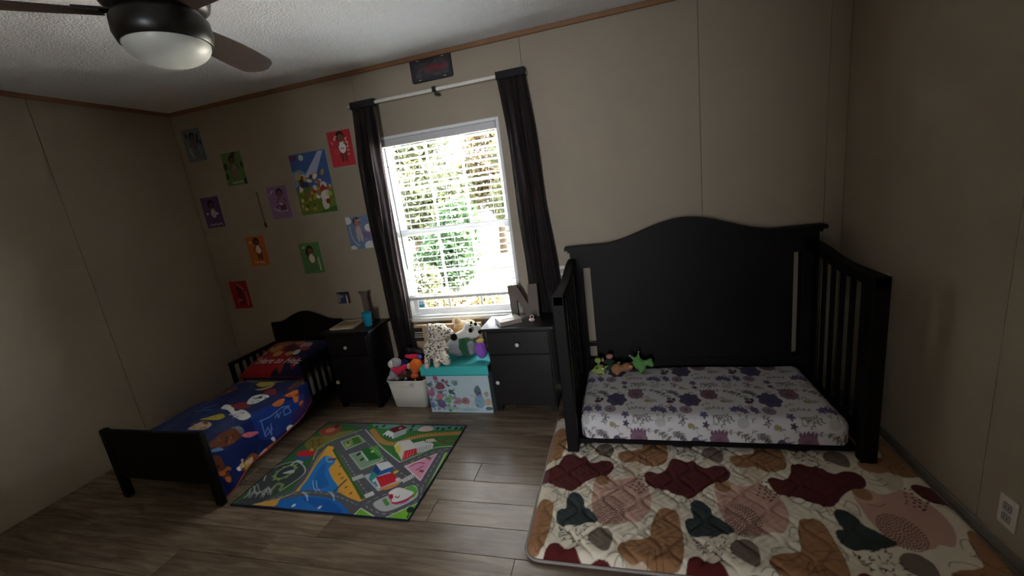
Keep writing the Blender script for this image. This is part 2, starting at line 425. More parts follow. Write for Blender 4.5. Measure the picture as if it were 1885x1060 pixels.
for sash, z0, z1, yc in ((up, zm+.015, WZ1-.059, YB+.087), (lo, WZ0+.064, zm-.02, YB+.060)):
    obj('pane', box(WX0+.055, WX1-.055, yc-.002, yc+.002, z0-.005, z1+.005), m_glass, sash)
    for k in (1, 2):
        xm = WX0+.06+(WX1-WX0-.12)*k/3
        obj('muntin', box(xm-.009, xm+.009, yc+.003, yc+.009, z0, z1), m_white, sash)
    zc = (z0+z1)/2
    obj('muntin', box(WX0+.06, WX1-.06, yc+.009, yc+.015, zc-.009, zc+.009), m_white, sash)
obj('sill', box(WX0-.01, WX1+.01, YB-.022, YB+.046, WZ0-.022, WZ0+.006, .004), m_sill, win)
# round security sticker on the lower pane
c = ony(740+515/15.15, 530+420/15.15, YB+.055)
st = obj('sticker', lathe([(0, 0), (.042, 0), (.042, .0006), (0, .0006)], 32), mat('sticker_pale', (205, 225, 232), .5), win, local=True)
st.location = Vector(c)-wpos(win); st.rotation_euler = (PI/2, 0, 0)
bm = bmesh.new(); t = [(.040*math.cos(a), .040*math.sin(a)) for a in np.linspace(PI+.28, 2*PI-.28, 16)]
obj('sticker_band', prism(t, 'z', .0007, .0010, bm), mat('sticker_teal', (70, 140, 165), .5), st, local=True)
obj('lettering', (lambda b: (bmesh.ops.translate(b, verts=b.verts, vec=(0, .006, .0011)), b)[1])(text_mesh([('ring', 0, 0, 0, .036)])), mat('sticker_ink', (90, 130, 160), .5), st, local=True)

# doorway, hall and glazed door added out of view to light the back wall
HX_0, HX_1, HY_ = -1.15, -.05, -4.0
tag(obj('fill_doorway', (lambda b: bx(bx(b, REAR[1]-.02, REAR[1], YF-.13, YF+.012, 0, 2.05), REAR[0]+.02, REAR[1]-.02, YF-.13, YF+.012, 2.03, 2.05))(box(REAR[0], REAR[0]+.02, YF-.13, YF+.012, 0, 2.05)), m_white), kind='structure')
tag(obj('wall_fill_hall_left', box(HX_0-.1, HX_0, HY_-.1, YF-.131, -.1, ZC), m_wall), kind='structure')
tag(obj('wall_fill_hall_right', box(HX_1, HX_1+.1, HY_-.1, YF-.131, -.1, ZC), m_wall), kind='structure')
tag(obj('wall_fill_hall_end', box(HX_0, HX_1, HY_-.1, HY_, 2.16, ZC), m_wall), kind='structure')
tag(obj('floor_fill_hall', box(HX_0-.1, HX_1+.1, HY_-.1, YF-.121, -.1, -.001), mat('fill_hall_floor', (120, 102, 86), .5)), kind='structure')
tag(obj('ceiling_fill_hall', box(HX_0-.1, HX_1+.1, HY_-.1, YF-.131, ZC, ZC+.1), m_ceil), kind='structure')
d2 = tag(obj('fill_glazed_door', ring(bmesh.new(), HX_0+.002, HX_1-.002, .002, 2.155, .05, HY_-.06, HY_-.02), m_white), kind='structure')
obj('bottom_panel', box(HX_0+.05, HX_1-.05, HY_-.05, HY_-.03, .05, .34), m_white, d2)
obj('pane', box(HX_0+.04, HX_1-.04, HY_-.042, HY_-.038, .33, 2.11), m_glass, d2)

# ------------------------------------------------------------------ outdoors
def ramp_mat(name, cols, scale, rough=.8, transl=0.0):
    mt = bpy.data.materials.new(name); mt.use_nodes = True
    N = mt.node_tree.nodes; L = mt.node_tree.links; b = N['Principled BSDF']
    tc = N.new('ShaderNodeTexCoord'); nz = N.new('ShaderNodeTexNoise'); nz.inputs['Scale'].default_value = scale; nz.inputs['Detail'].default_value = 4
    L.new(tc.outputs['Object'], nz.inputs['Vector']); r = N.new('ShaderNodeValToRGB'); e = r.color_ramp.elements
    e[0].position = .3; e[0].color = (*lin(cols[0]), 1); e[1].position = .7; e[1].color = (*lin(cols[-1]), 1)
    for k, c_ in enumerate(cols[1:-1]): q = e.new(.3+.4*(k+1)/(len(cols)-1)); q.color = (*lin(c_), 1)
    L.new(nz.outputs['Fac'], r.inputs['Fac']); L.new(r.outputs['Color'], b.inputs['Base Color']); b.inputs['Roughness'].default_value = rough
    if transl:
        t = N.new('ShaderNodeBsdfTranslucent'); L.new(r.outputs['Color'], t.inputs['Color'])
        mx = N.new('ShaderNodeMixShader'); mx.inputs['Fac'].default_value = transl
        L.new(b.outputs[0], mx.inputs[1]); L.new(t.outputs[0], mx.inputs[2]); L.new(mx.outputs[0], N['Material Output'].inputs['Surface'])
    return mt
GZ = -.75
tag(obj('lawn', box(-40, 30, YB+.15, 50, GZ-.1, GZ), ramp_mat('lawn_grass', ((46, 48, 30), (68, 68, 42), (96, 86, 58)), 1.3)), 'patchy green and straw coloured lawn seen through the window', 'lawn', kind='stuff')
tag(obj('bounce_ground', prism([(-.8, 3.1), (9, 3.1), (9, 9.4), (-2.9, 8.8)], 'z', GZ+.001, GZ+.03), mat('bounce_pale', (190, 186, 178), .9, .05, 3)), kind='structure')  # pale ground added outside to bounce sunlight up to the ceiling
def leaves(n, clusters, size):
    V = []
    k = RNG.integers(0, len(clusters), n)
    cs = np.array([c_[0] for c_ in clusters])[k]; rs = np.array([c_[1] for c_ in clusters])[k]
    d = RNG.normal(size=(n, 3)); d /= np.linalg.norm(d, axis=1)[:, None]
    p = cs + d*rs*(RNG.random((n, 1))**.4)
    a = RNG.normal(size=(n, 3)); a /= np.linalg.norm(a, axis=1)[:, None]
    b = np.cross(a, RNG.normal(size=(n, 3))); b /= np.linalg.norm(b, axis=1)[:, None]
    s = size*(.6+.8*RNG.random((n, 1)))
    return np.stack([p-a*s, p+b*s*.5, p+a*s, p-b*s*.5], 1)
def plant(name, label, cat, x, y, trunk_h, crowns, n, size, cols, group=None):
    t = thing(name, label, cat, (x, y, GZ), group)
    if trunk_h > 0:
        obj('trunk', tube([(x, y, GZ+.02), (x+.05, y, GZ+trunk_h*.5), (x, y+.05, GZ+trunk_h)], [.16, .12, .09], 10), mat('bark', (70, 58, 46), .9, .2, 8), t, True)
    cl = [(np.array((x+cx, y+cy, GZ+cz)), np.array(r)) for cx, cy, cz, r in crowns]
    f = obj('foliage', quads_mesh('foliage', leaves(n, cl, size)), ramp_mat(name+'_leaf', cols, 1.6, .8, .35), t); f['kind'] = 'stuff'
    return t
G1 = ((40, 46, 30), (66, 72, 46), (98, 98, 66)); G2 = ((32, 46, 28), (48, 70, 42), (76, 96, 62)); G3 = ((56, 56, 38), (86, 80, 54), (126, 96, 64))
plant('tree', 'olive green leafy tree behind the left window panes', 'tree', -6.2, 11.8, 2.2, [(0, 0, 3.2, (1.7, 1.4, 1.5)), (.9, -.4, 2.2, (1.4, 1.2, 1.2)), (-.9, 0, 2.3, (1.3, 1.2, 1.2)), (.3, 0, 4.4, (1.2, 1.1, 1.0))], 9000, .11, G1)
plant('tree', 'yellowing tree behind the upper right window panes', 'tree', -4.4, 15.2, 2.4, [(0, 0, 3.6, (1.3, 1.2, 1.4)), (.8, 0, 2.6, (1.1, 1.1, 1.0)), (-.6, 0, 2.7, (1.0, 1.0, 1.0)), (0, 0, 4.8, (1.0, 1.0, .9))], 6000, .10, G3)
plant('bush', 'bright green bush in the middle of the window view', 'bush', -4.0, 9.3, 0, [(0, 0, 1.0, (.75, .7, .9)), (.3, 0, 1.7, (.5, .5, .6)), (-.4, 0, .75, (.6, .6, .6))], 4500, .08, G2)
plant('bush', 'olive shrub low behind the left half of the window', 'bush', -5.2, 7.9, 0, [(0, 0, .65, (.8, .6, .55)), (.8, .1, .58, (.6, .5, .45)), (-.8, 0, .66, (.7, .6, .55))], 4500, .07, G1)
plant('bush', 'straw tinted shrub close outside the window', 'bush', -3.0, 6.2, 0, [(0, 0, .43, (.6, .4, .35)), (.7, 0, .38, (.5, .4, .3)), (-.7, 0, .38, (.5, .4, .3))], 3000, .06, G3)
plant('tree', 'tall olive tree at the far left edge of the window view', 'tree', -9.3, 14.6, 2.2, [(0, 0, 3.0, (1.8, 1.4, 1.6)), (.9, 0, 2.0, (1.4, 1.2, 1.2)), (0, 0, 4.6, (1.4, 1.2, 1.2))], 6000, .12, G1)
plant('tree', 'greyish tree at the right edge of the window view', 'tree', -2.4, 12.0, 2.0, [(0, 0, 3.0, (1.1, 1.1, 1.3)), (-.5, 0, 2.0, (.8, .9, .9)), (.5, 0, 4.2, (1.0, 1.0, 1.0))], 4500, .10, G1)
hs = thing('neighbour_house', 'grey blue sided house beyond the trees', 'house', (-6.0, 19, GZ))
m_side = mat('house_siding', (112, 122, 132), .7, .05, 4)
for k in range(14):
    obj('siding_board', prism([(18.48, GZ+.3+k*.24), (18.5, GZ+.3+k*.24+.25), (18.6, GZ+.3+k*.24+.25), (18.6, GZ+.3+k*.24)], 'x', -10, -3.0), m_side, hs)
obj('foundation', box(-10, -3, 18.5, 24, GZ, GZ+3.7), m_side, hs)
obj('roof', prism([(17.9, GZ+3.55), (21.3, GZ+5.4), (24.5, GZ+3.55)], 'x', -10.4, -2.6), mat('shingle', (70, 68, 70), .9, .1, 20), hs)
for xx in (-8.6, -6.6, -4.6):
    f = obj('window', ring(bmesh.new(), xx-.5, xx+.5, GZ+1.5, GZ+2.9, .07, 18.4, 18.47), m_white, hs)
    obj('pane', box(xx-.43, xx+.43, 18.42, 18.45, GZ+1.57, GZ+2.83), mat('house_pane', (50, 58, 66), .15), f)

# ================================================================== WINDOW BLIND, CURTAINS, ROD
m_blind = mat('blind_vinyl', (238, 240, 238), .45, .01, 10)
m_grey_rail = mat('blind_rail', (205, 205, 206), .5, .01, 10)
bl = thing('window_blind', 'white slatted blind covering most of the window', 'blind', (-1.205, YB+.02, .774))
BX0, BX1, BY = WX0+.026, WX1-.026, YB+.018
obj('headrail', box(BX0, BX1, BY-.022, BY+.022, WZ1-.07, WZ1-.024, .003), m_grey_rail, bl)
NS = 27; zt, zb = WZ1-.085, .80
slat_me = None
for i in range(NS):
    z = zt+(zb-zt)*i/(NS-1)
    o = None
    if slat_me is None:
        n = 7; ang = math.radians(-10); pr = []
        for k in range(n):
            s = -0.024+.048*k/(n-1); pr.append((s*math.cos(ang), s*math.sin(ang)+.003*(1-(s/.024)**2)))
        pts = pr+[(a_, b_-.0036) for a_, b_ in pr[::-1]]
        slat_me = bpy.data.meshes.new('slat'); b_ = prism(pts, 'x', BX0+.004, BX1-.004); b_.to_mesh(slat_me); b_.free(); slat_me.materials.append(m_blind)
        slat_me.transform(Matrix.Translation((1.205, 0, 0)))
    o = bpy.data.objects.new('slat', slat_me); C.objects.link(o); o.parent = bl; o.location = (0, BY-wpos(bl).y, z-wpos(bl).z)
obj('bottom_rail', box(BX0+.002, BX1-.002, BY-.024, BY+.024, .764, .784, .004), m_grey_rail, bl)
for xx in (BX0+.1, (BX0+BX1)/2, BX1-.1):
    for yy in (BY-.026, BY+.026):
        obj('ladder_cord', tube([(xx, yy, .785), (xx, yy, WZ1-.072)], .0011, 5), m_blind, bl)
obj('tilt_wand', tube([(BX0+.03, BY-.03, WZ1-.08), (BX0+.032, BY-.032, 1.5), (BX0+.034, BY-.03, 1.02)], .004, 8), mat('wand', (70, 76, 84), .3), bl)

rod = thing('curtain_rod', 'thin white curtain rod above the window', 'curtain rod', (-1.17, 2.77, 2.2))
m_rod = mat('rod_white', (226, 222, 214), .4)
zr = 2.205
obj('pole', tube([(-1.80, YB-.004, zr), (-1.80, 2.785, zr), (-1.79, 2.776, zr), (-.54, 2.776, zr), (-.53, 2.785, zr), (-.53, YB-.004, zr)], .011, 10), m_rod, rod, True)
c = ony(799, 165, 2.77)
obj('bracket', (lambda b: bx(b, c[0]-.012, c[0]+.012, YB-.004, 2.79, zr-.03, zr-.018))(box(c[0]-.014, c[0]+.014, 2.762, 2.79, zr-.016, zr+.017, .002, 1)), mat('bracket_black', (28, 22, 20), .4), rod)
def curtain_material():
    mt = bpy.data.materials.new('curtain_cloth'); mt.use_nodes = True
    N = mt.node_tree.nodes; L = mt.node_tree.links; b = N['Principled BSDF']
    tc = N.new('ShaderNodeTexCoord'); mp = N.new('ShaderNodeMapping'); mp.inputs['Scale'].default_value = (900, 900, 900)
    wv = N.new('ShaderNodeTexNoise'); wv.inputs['Scale'].default_value = 1; L.new(tc.outputs['Object'], mp.inputs['Vector']); L.new(mp.outputs['Vector'], wv.inputs['Vector'])
    r = N.new('ShaderNodeValToRGB'); e = r.color_ramp.elements; e[0].color = (*lin((18, 16, 17)), 1); e[1].color = (*lin((40, 36, 38)), 1)
    L.new(wv.outputs['Fac'], r.inputs['Fac']); L.new(r.outputs['Color'], b.inputs['Base Color']); b.inputs['Roughness'].default_value = .8; b.inputs['Specular IOR Level'].default_value = .3
    t = N.new('ShaderNodeBsdfTranslucent'); t.inputs['Color'].default_value = (*lin((140, 126, 130)), 1)
    mx = N.new('ShaderNodeMixShader'); mx.inputs['Fac'].default_value = .4
    L.new(b.outputs[0], mx.inputs[1]); L.new(t.outputs[0], mx.inputs[2]); L.new(mx.outputs[0], N['Material Output'].inputs['Surface'])
    return mt
m_curt = curtain_material()
def curtain(name, label, edge, z0, z1, ydep, nf, amp, ph):
    """edge(z)->(xl,xr); ydep(z)-> depth of the cloth"""
    zs = np.r_[np.linspace(z0, z1-.05, 70), np.linspace(z1-.045, z1+.016, 8)]; us = np.linspace(0, 1, 72)
    P = np.zeros((len(zs), len(us), 3))
    for j, z in enumerate(zs):
        xl, xr = edge(z); hd = min(1, max(0, (z1-z)/.12))
        wob = .006*np.sin(7*z+ph)
        P[j, :, 0] = xl+(xr-xl)*us+wob*np.sin(us*6+ph)
        a = amp(z)*(.25+.75*hd)
        P[j, :, 1] = ydep(z)+a*np.sin(us*2*PI*nf+ph+.6*np.sin(2*z))+.3*a*np.sin(us*2*PI*nf*2.3+2*ph)
        P[j, :, 2] = z
    t = thing(name, label, 'curtain', ((P[:, :, 0].min()+P[:, :, 0].max())/2, 2.78, z0), 'dark curtains at the window')
    o = obj('cloth', gridmesh('cloth', P), m_curt, t)
    xl, xr = edge(z1); us = np.linspace(xl-.003, xr+.003, 24)
    obj('rod_pocket', strip([x for x in us], lambda x: z1-.022, lambda x: z1+.022, 'y', 2.756, 2.796), mat('curtain_hem', (20, 17, 18), .8), t)
    return t
lerp = lambda z, zs, vs: float(np.interp(z, zs, vs))
curtain('curtain', 'dark curtain on the left side of the window beside the posters',
        lambda z: (lerp(z, [.1, .5, .85, 1.32, 1.83, 2.2], [-1.815, -1.822, -1.833, -1.835, -1.818, -1.765]), lerp(z, [.1, .5, .84, 1.3, 1.8, 2.2], [-1.645, -1.637, -1.621, -1.617, -1.596, -1.584])),
        .06, zr, lambda z: lerp(z, [.06, 1.9, 2.2], [2.795, 2.785, 2.776]), 2.6, lambda z: .022, .4)
curtain('curtain', 'dark curtain on the right side of the window above the letter N',
        lambda z: (lerp(z, [.1, .82, 1.05, 1.46, 1.91, 2.2], [-.672, -.676, -.678, -.679, -.694, -.703]), lerp(z, [.1, .81, 1.04, 1.44, 1.82, 2.2], [-.43, -.438, -.452, -.478, -.5, -.522])),
        .06, zr, lambda z: lerp(z, [.06, .66, .95, 1.9, 2.2], [2.829, 2.825, 2.80, 2.785, 2.776]), 3.0, lambda z: lerp(z, [.6, 1.0], [.013, .022]), 1.3)

# ================================================================== WALL PRINTS
def kid(cv, cx, cy, s, skin, hair, shirt, pants, lean=0.0):
    cv.el(cx+.030*s, cy-.055*s, .012*s, .045*s, pants); cv.el(cx+.002*s, cy-.055*s, .012*s, .045*s, pants)
    cv.el(cx+.014*s, cy-.005*s, .026*s, .038*s, shirt)
    cv.line([(cx-.006*s, cy+.018*s), (cx-.032*s, cy-.012*s)], .012*s, skin); cv.line([(cx+.034*s, cy+.018*s), (cx+.055*s, cy-.008*s)], .012*s, skin)
    cv.el(cx+.010*s, cy+.060*s, .032*s, .034*s, hair); cv.el(cx+.013*s, cy+.050*s, .024*s, .024*s, skin)
def squiggle(cv, pts, amp, wd, col, n=40):
    p = cr(pts, 10, False); t = np.arange(len(p)); q = p.copy(); q[:, 1] += amp*np.sin(t*1.7)
    cv.line(q, wd, col, .8)
def poster(name, label, cat, x0, x1, z0, z1, base, paint, texts=(), ink=(235, 230, 225), res=.0025, rot=0.0):
    w_, h_ = x1-x0, z1-z0
    cv = Canvas(0, w_, 0, h_, res, base); paint(cv, w_, h_)
    t = thing(name, label, cat, ((x0+x1)/2, YB, z0))
    X, Z = cv.grid()
    y_ = np.full(X.shape, -.0022)
    P = np.stack([X-w_/2, y_, Z], -1)
    obj('printed_face', gridmesh('printed_face', P, cv.a), vmat('print', .55, 0, 400, .4), t, local=True)
    obj('sheet', box(-w_/2, w_/2, -.0018, -.0004, 0, h_), mat('paper', (225, 222, 214), .8), t, local=True)
    if texts:
        b = text_mesh([(s, x-w_/2, y, r, sz) for s, x, y, r, sz in texts])
        bmesh.ops.rotate(b, verts=b.verts, cent=(0, 0, 0), matrix=Matrix.Rotation(PI/2, 3, 'X'))
        bmesh.ops.translate(b, verts=b.verts, vec=(0, -.0026, 0))
        obj('lettering', b, mat('ink_%d' % sum(ink), ink, .6), t, local=True)
    t.rotation_euler = (0, rot, 0)
    return t
WH = (232, 228, 222)
def p_grey(c, w_, h_):
    c.el(w_*.5, h_*.30, .07, .05, (120, 132, 140), .3); kid(c, w_*.45, h_*.52, 1.0, (110, 80, 66), (20, 18, 18), (120, 92, 100), (110, 116, 122))
    for x, y in ((.78, .75), (.72, .62), (.86, .56), (.2, .8)): c.el(w_*x, h_*y, .012, .02, (48, 52, 54))
    c.line([(w_*.2, h_*.42), (w_*.33, h_*.12)], .014, (170, 176, 178))
poster('wall_poster', 'faded grey poster nearest the left corner, topmost', 'poster', -3.408, -3.214, 2.056, 2.307, (112, 122, 130), p_grey)
def p_green(c, w_, h_):
    for x, y in ((.62, .98), (.97, .60), (.05, .30), (.95, .08), (.1, .6)): c.el(w_*x, h_*y, .022, .026, (40, 52, 22))
    kid(c, w_*.45, h_*.55, 1.0, (96, 66, 44), (22, 18, 12), (120, 130, 118), (130, 92, 88)); c.el(w_*.5, h_*.4, .03, .03, (132, 96, 92))
    squiggle(c, [(w_*.25, h_*.08), (w_*.8, h_*.09)], .006, .009, (190, 196, 170))
poster('wall_poster', 'dark green poster with a leafy border, above the purple ones', 'poster', -3.077, -2.880, 1.823, 2.077, (92, 122, 66), p_green)
def p_purL(c, w_, h_):
    kid(c, w_*.45, h_*.5, 1.1, (92, 64, 66), (26, 12, 18), (190, 180, 190), (88, 66, 104)); c.el(w_*.72, h_*.45, .014, .008, WH); c.el(w_*.2, h_*.47, .010, .008, WH)
    squiggle(c, [(w_*.2, h_*.10), (w_*.85, h_*.10)], .007, .010, (190, 172, 188))
poster('wall_poster', 'dark purple poster next to the left wall corner', 'poster', -3.413, -3.220, 1.513, 1.766, (98, 70, 118), p_purL)
def p_purM(c, w_, h_):
    kid(c, w_*.55, h_*.56, 1.0, (110, 76, 80), (36, 14, 26), (150, 112, 140), (70, 36, 62)); c.el(w_*.56, h_*.44, .012, .012, (225, 215, 222))
    c.line(cr([(w_*.3, h_*.36), (w_*.5, h_*.40), (w_*.72, h_*.33)], 8, False), .012, (84, 44, 76))
poster('wall_poster', 'light purple poster with curved white lettering beside the hanging cord', 'poster', -2.722, -2.529, 1.515, 1.768, (146, 108, 152), p_purM,
       [('I', .022, .19, .6, .028), ('am', .045, .215, .6, .028)]+[(ch, .035+.020*k, .085-.0135*k+.0016*k*k, -.55+.09*k, .028) for k, ch in enumerate('awesome')])
def p_big(c, w_, h_):
    c.poly([(0, h_*.45), (w_, h_*.45), (w_, 0), (0, 0)], (104, 128, 44)); c.poly([(0, h_), (w_, h_), (w_, h_*.5), (0, h_*.42)], (66, 98, 160))
    c.poly([(w_*.30, h_*.62), (w_*.80, h_*.99), (w_*.94, h_*.99), (w_*.62, h_*.62)], (176, 182, 214)); c.poly([(0, h_*.45), (w_*.4, h_*.66), (w_*.2, h_*.75), (0, h_*.72)], (120, 150, 190))
    c.poly([(0, h_*.98), (w_*.2, h_*.98), (w_*.2, h_*.9), (0, h_*.9)], (110, 60, 110)); c.el(w_*.32, h_*.93, .022, .022, (200, 210, 200))
    rr = random.Random(3)
    for _ in range(34):
        x, y = rr.uniform(.12, .92), rr.uniform(.28, .66)
        c.el(w_*x, h_*y, rr.uniform(.012, .030), rr.uniform(.012, .028), rr.choice([(226, 224, 220), (70, 52, 42), (150, 104, 60), (196, 160, 60), (214, 206, 196), (60, 60, 66), (150, 96, 84)]), rr.random()*3, .9)
    for _ in range(20):
        c.el(w_*rr.uniform(.05, .5), h_*rr.uniform(.08, .4), .016, .013, rr.choice([(190, 160, 60), (206, 190, 120), (96, 78, 40), (150, 130, 50)]), rr.random()*3, .85)
    c.poly([(w_*.60, h_*.36), (w_*.74, h_*.47), (w_*.86, h_*.37)], (176, 44, 42)); c.el(w_*.74, h_*.26, .036, .044, (230, 226, 220)); c.el(w_*.72, h_*.14, .03, .045, (216, 208, 200)); c.el(w_*.80, h_*.18, .02, .02, (150, 42, 42))
    c.el(w_*.86, h_*.30, .03, .02, (196, 196, 80), 0, .6); c.poly([(w_*.4, 0), (w_, 0), (w_, h_*.1)], (58, 104, 30))
poster('wall_poster', 'large blue and green picture poster with a crowd of coloured shapes', 'poster', -2.440, -2.108, 1.518, 1.976, (70, 110, 180), p_big)
def p_smart(c, w_, h_):
    kid(c, w_*.48, h_*.56, 1.15, (124, 78, 56), (64, 30, 18), (232, 230, 226), (120, 44, 44)); c.el(w_*.55, h_*.52, .024, .028, (236, 232, 228)); c.el(w_*.52, h_*.50, .005, .006, (60, 60, 60)); c.el(w_*.60, h_*.50, .005, .006, (60, 60, 60))
    c.line(cr([(w_*.24, h_*.46), (w_*.32, h_*.50), (w_*.36, h_*.40), (w_*.26, h_*.36)], 6), .003, (226, 120, 120))
poster('wall_poster', 'bright red poster reading I am smart next to the left curtain', 'poster', -2.066, -1.867, 1.833, 2.084, (196, 48, 58), p_smart,
       [('I', .032, .170, .5, .034), ('am', .062, .205, .9, .034)]+[(ch, .155+.006*math.sin(k*.8), .192-.028*k, -.9-.12*k, .036) for k, ch in enumerate('smart')])
def p_blue(c, w_, h_):
    for x, y, r in ((.08, .88, .026), (.98, .62, .03), (.12, .02, .024), (.9, .06, .04), (.02, .94, .03)): c.el(w_*x, h_*y, r*1.3, r, (226, 226, 222))
    c.poly([(w_*.46, h_*.55), (w_*.98, h_*.46), (w_*.95, h_*.28), (w_*.5, h_*.42)], (132, 104, 146)); kid(c, w_*.42, h_*.60, 1.0, (176, 120, 110), (66, 34, 30), (190, 180, 190), (196, 186, 176))
    squiggle(c, [(w_*.12, h_*.70), (w_*.13, h_*.45), (w_*.25, h_*.2), (w_*.4, h_*.1)], .004, .010, (190, 204, 224))
poster('wall_poster', 'pale blue poster with clouds and a caped child, half under the curtain', 'poster', -2.062, -1.866, 1.208, 1.459, (116, 138, 176), p_blue,
       [('I', .085, .228, -.1, .026), ('am', .115, .222, -.25, .026)])
def p_orange(c, w_, h_):
    kid(c, w_*.48, h_*.58, 1.0, (110, 60, 44), (66, 20, 14), (230, 210, 196), (104, 52, 50)); c.el(w_*.22, h_*.80, .018, .012, (214, 160, 120))
    squiggle(c, [(w_*.22, h_*.14), (w_*.72, h_*.10)], .007, .010, (224, 180, 140))
poster('wall_poster', 'orange poster with a small running child', 'poster', -3.060, -2.866, 1.153, 1.402, (192, 106, 48), p_orange)
def p_green2(c, w_, h_):
    c.el(w_*.44, h_*.70, .036, .040, (44, 32, 20)); kid(c, w_*.42, h_*.52, 1.05, (120, 84, 54), (40, 26, 14), (226, 226, 206), (104, 118, 84))
    c.el(w_*.2, h_*.86, .018, .010, (170, 196, 150)); squiggle(c, [(w_*.80, h_*.50), (w_*.82, h_*.12)], .004, .014, (200, 210, 180))
poster('wall_poster', 'light green poster with a child in a white shirt, left of the blue one', 'poster', -2.545, -2.349, 1.048, 1.299, (88, 138, 78), p_green2)
def p_red2(c, w_, h_):
    kid(c, w_*.42, h_*.50, .95, (80, 24, 24), (40, 6, 8), (90, 20, 22), (70, 12, 14)); c.el(w_*.4, h_*.30, .03, .014, (200, 130, 130), .2, .5)
    squiggle(c, [(w_*.42, h_*.88), (w_*.55, h_*.80), (w_*.72, h_*.70)], .004, .010, (216, 130, 130)); squiggle(c, [(w_*.80, h_*.58), (w_*.82, h_*.30), (w_*.76, h_*.10)], .003, .010, (216, 140, 140))
poster('wall_poster', 'deep red poster lowest on the wall above the small bed', 'poster', -3.366, -3.171, .791, 1.038, (158, 30, 36), p_red2)
def p_photo(c, w_, h_):
    c.poly([(0, h_), (w_, h_), (w_, h_*.86), (0, h_*.84)], (16, 14, 16)); c.el(w_*.42, h_*.4, .028, .036, (44, 56, 116)); c.el(w_*.35, h_*.62, .016, .012, (130, 136, 160)); c.el(w_*.90, h_*.35, .014, .045, (70, 40, 30)); c.el(w_*.74, h_*.3, .008, .04, (200, 190, 180))
    c.el(w_*.12, h_*.5, .014, .04, (130, 140, 140))
poster('photo_print', 'small dark blue photo on the wall above the nightstand with the cup', 'photo', -2.294, -2.175, .776, .873, (60, 66, 92), p_photo)

pl = thing('licence_plate', 'dark licence plate with a faded red band above the window', 'licence plate', (-1.16, YB, 2.279))
pw, ph = .302, .152
def rrect(w_, h_, r, n=5):
    o = []
    for cx, cy, a0 in ((w_/2-r, h_-r, 0), (-w_/2+r, h_-r, PI/2), (-w_/2+r, r, PI), (w_/2-r, r, 1.5*PI)):
        o += [(cx+r*math.cos(a0+PI/2*k/n), cy+r*math.sin(a0+PI/2*k/n)) for k in range(n+1)]
    return o
obj('plate', prism(rrect(pw, ph, .016), 'y', -.004, -.001), mat('plate_black', (26, 24, 28), .35), pl, local=True)
cv = Canvas(-pw/2+.01, pw/2-.01, .01, ph-.01, .0025, (40, 38, 44))
rr = random.Random(5)
for _ in range(90): cv.el(rr.uniform(-.11, .12), rr.uniform(.03, .12), rr.uniform(.01, .028), rr.uniform(.008, .018), rr.choice([(92, 88, 96), (70, 66, 76), (84, 60, 66), (60, 60, 66)]), 0, .22)
for k in range(8): cv.el(-.02+.016*k, .078, .03, .018, (124, 34, 46), 0, .35)
X, Z = cv.grid(); obj('plate_print', gridmesh('plate_print', np.stack([X, np.full(X.shape, -.0046), Z], -1), cv.a), vmat('print', .55), pl, local=True)
for xx, zz in ((-.09, .135), (.09, .135), (-.09, .016), (.09, .016)):
    obj('bolt_slot', tube([(xx-.009, -.0046, zz), (xx+.009, -.0046, zz)], .0028, 6), mat('slot_pale', (180, 172, 160), .5), pl, local=True)
pl.rotation_euler = (0, .0, 0)

hc = thing('hanging_cord', 'thin tan cord with a dark tip hanging between the purple posters', 'cord', (-2.812, YB-.006, 1.46))
obj('cord', tube([(-2.819, YB-.005, 1.744), (-2.815, YB-.006, 1.60), (-2.811, YB-.006, 1.50)], .004, 6), mat('cord_tan', (110, 92, 70), .8), hc)
obj('tip', tube([(-2.811, YB-.008, 1.505), (-2.808, YB-.009, 1.485), (-2.806, YB-.008, 1.462)], [.004, .009, .006], 8), mat('cord_tip', (58, 44, 34), .7), hc)
obj('pin', lathe([(0, 0), (.006, .0), (.006, .004), (0, .004)], 10, (-2.819, YB-.009, 1.742)), mat('cord_tip', (58, 44, 34)), hc)

def outlet(name, label, x, y, z, side):
    t = thing(name, label, 'outlet', (x, y, z))
    mw = mat('outlet_white', (214, 208, 198), .45)
    if side == 'x': b = box(-.006, -.0005, -.036, .036, 0, .118, .002)
    else: b = box(-.036, .036, -.006, -.0005, 0, .118, .002)
    obj('cover_plate', b, mw, t, local=True)
    for k in (0, 1):
        z0 = .022+k*.042
        b = box(-.009, -.006, -.016, .016, z0, z0+.030, .003) if side == 'x' else box(-.016, .016, -.009, -.006, z0, z0+.030, .003)
        s = obj('socket', b, mat('socket_grey', (160, 154, 146), .5), t, local=True)
        for q in (-.006, .006):
            b = box(-.0095, -.0089, q-.001, q+.001, z0+.010, z0+.020) if side == 'x' else box(q-.001, q+.001, -.0095, -.0089, z0+.010, z0+.020)
            obj('slot', b, mat('slot_dark', (40, 38, 36), .6), s, local=True)
    return t
outlet('wall_outlet', 'white double socket low on the right wall', XR, 1.59, .128, 'x')
outlet('wall_outlet', 'pale socket plate on the wall between the right curtain and the crib', -.42, YB, .83, 'y')

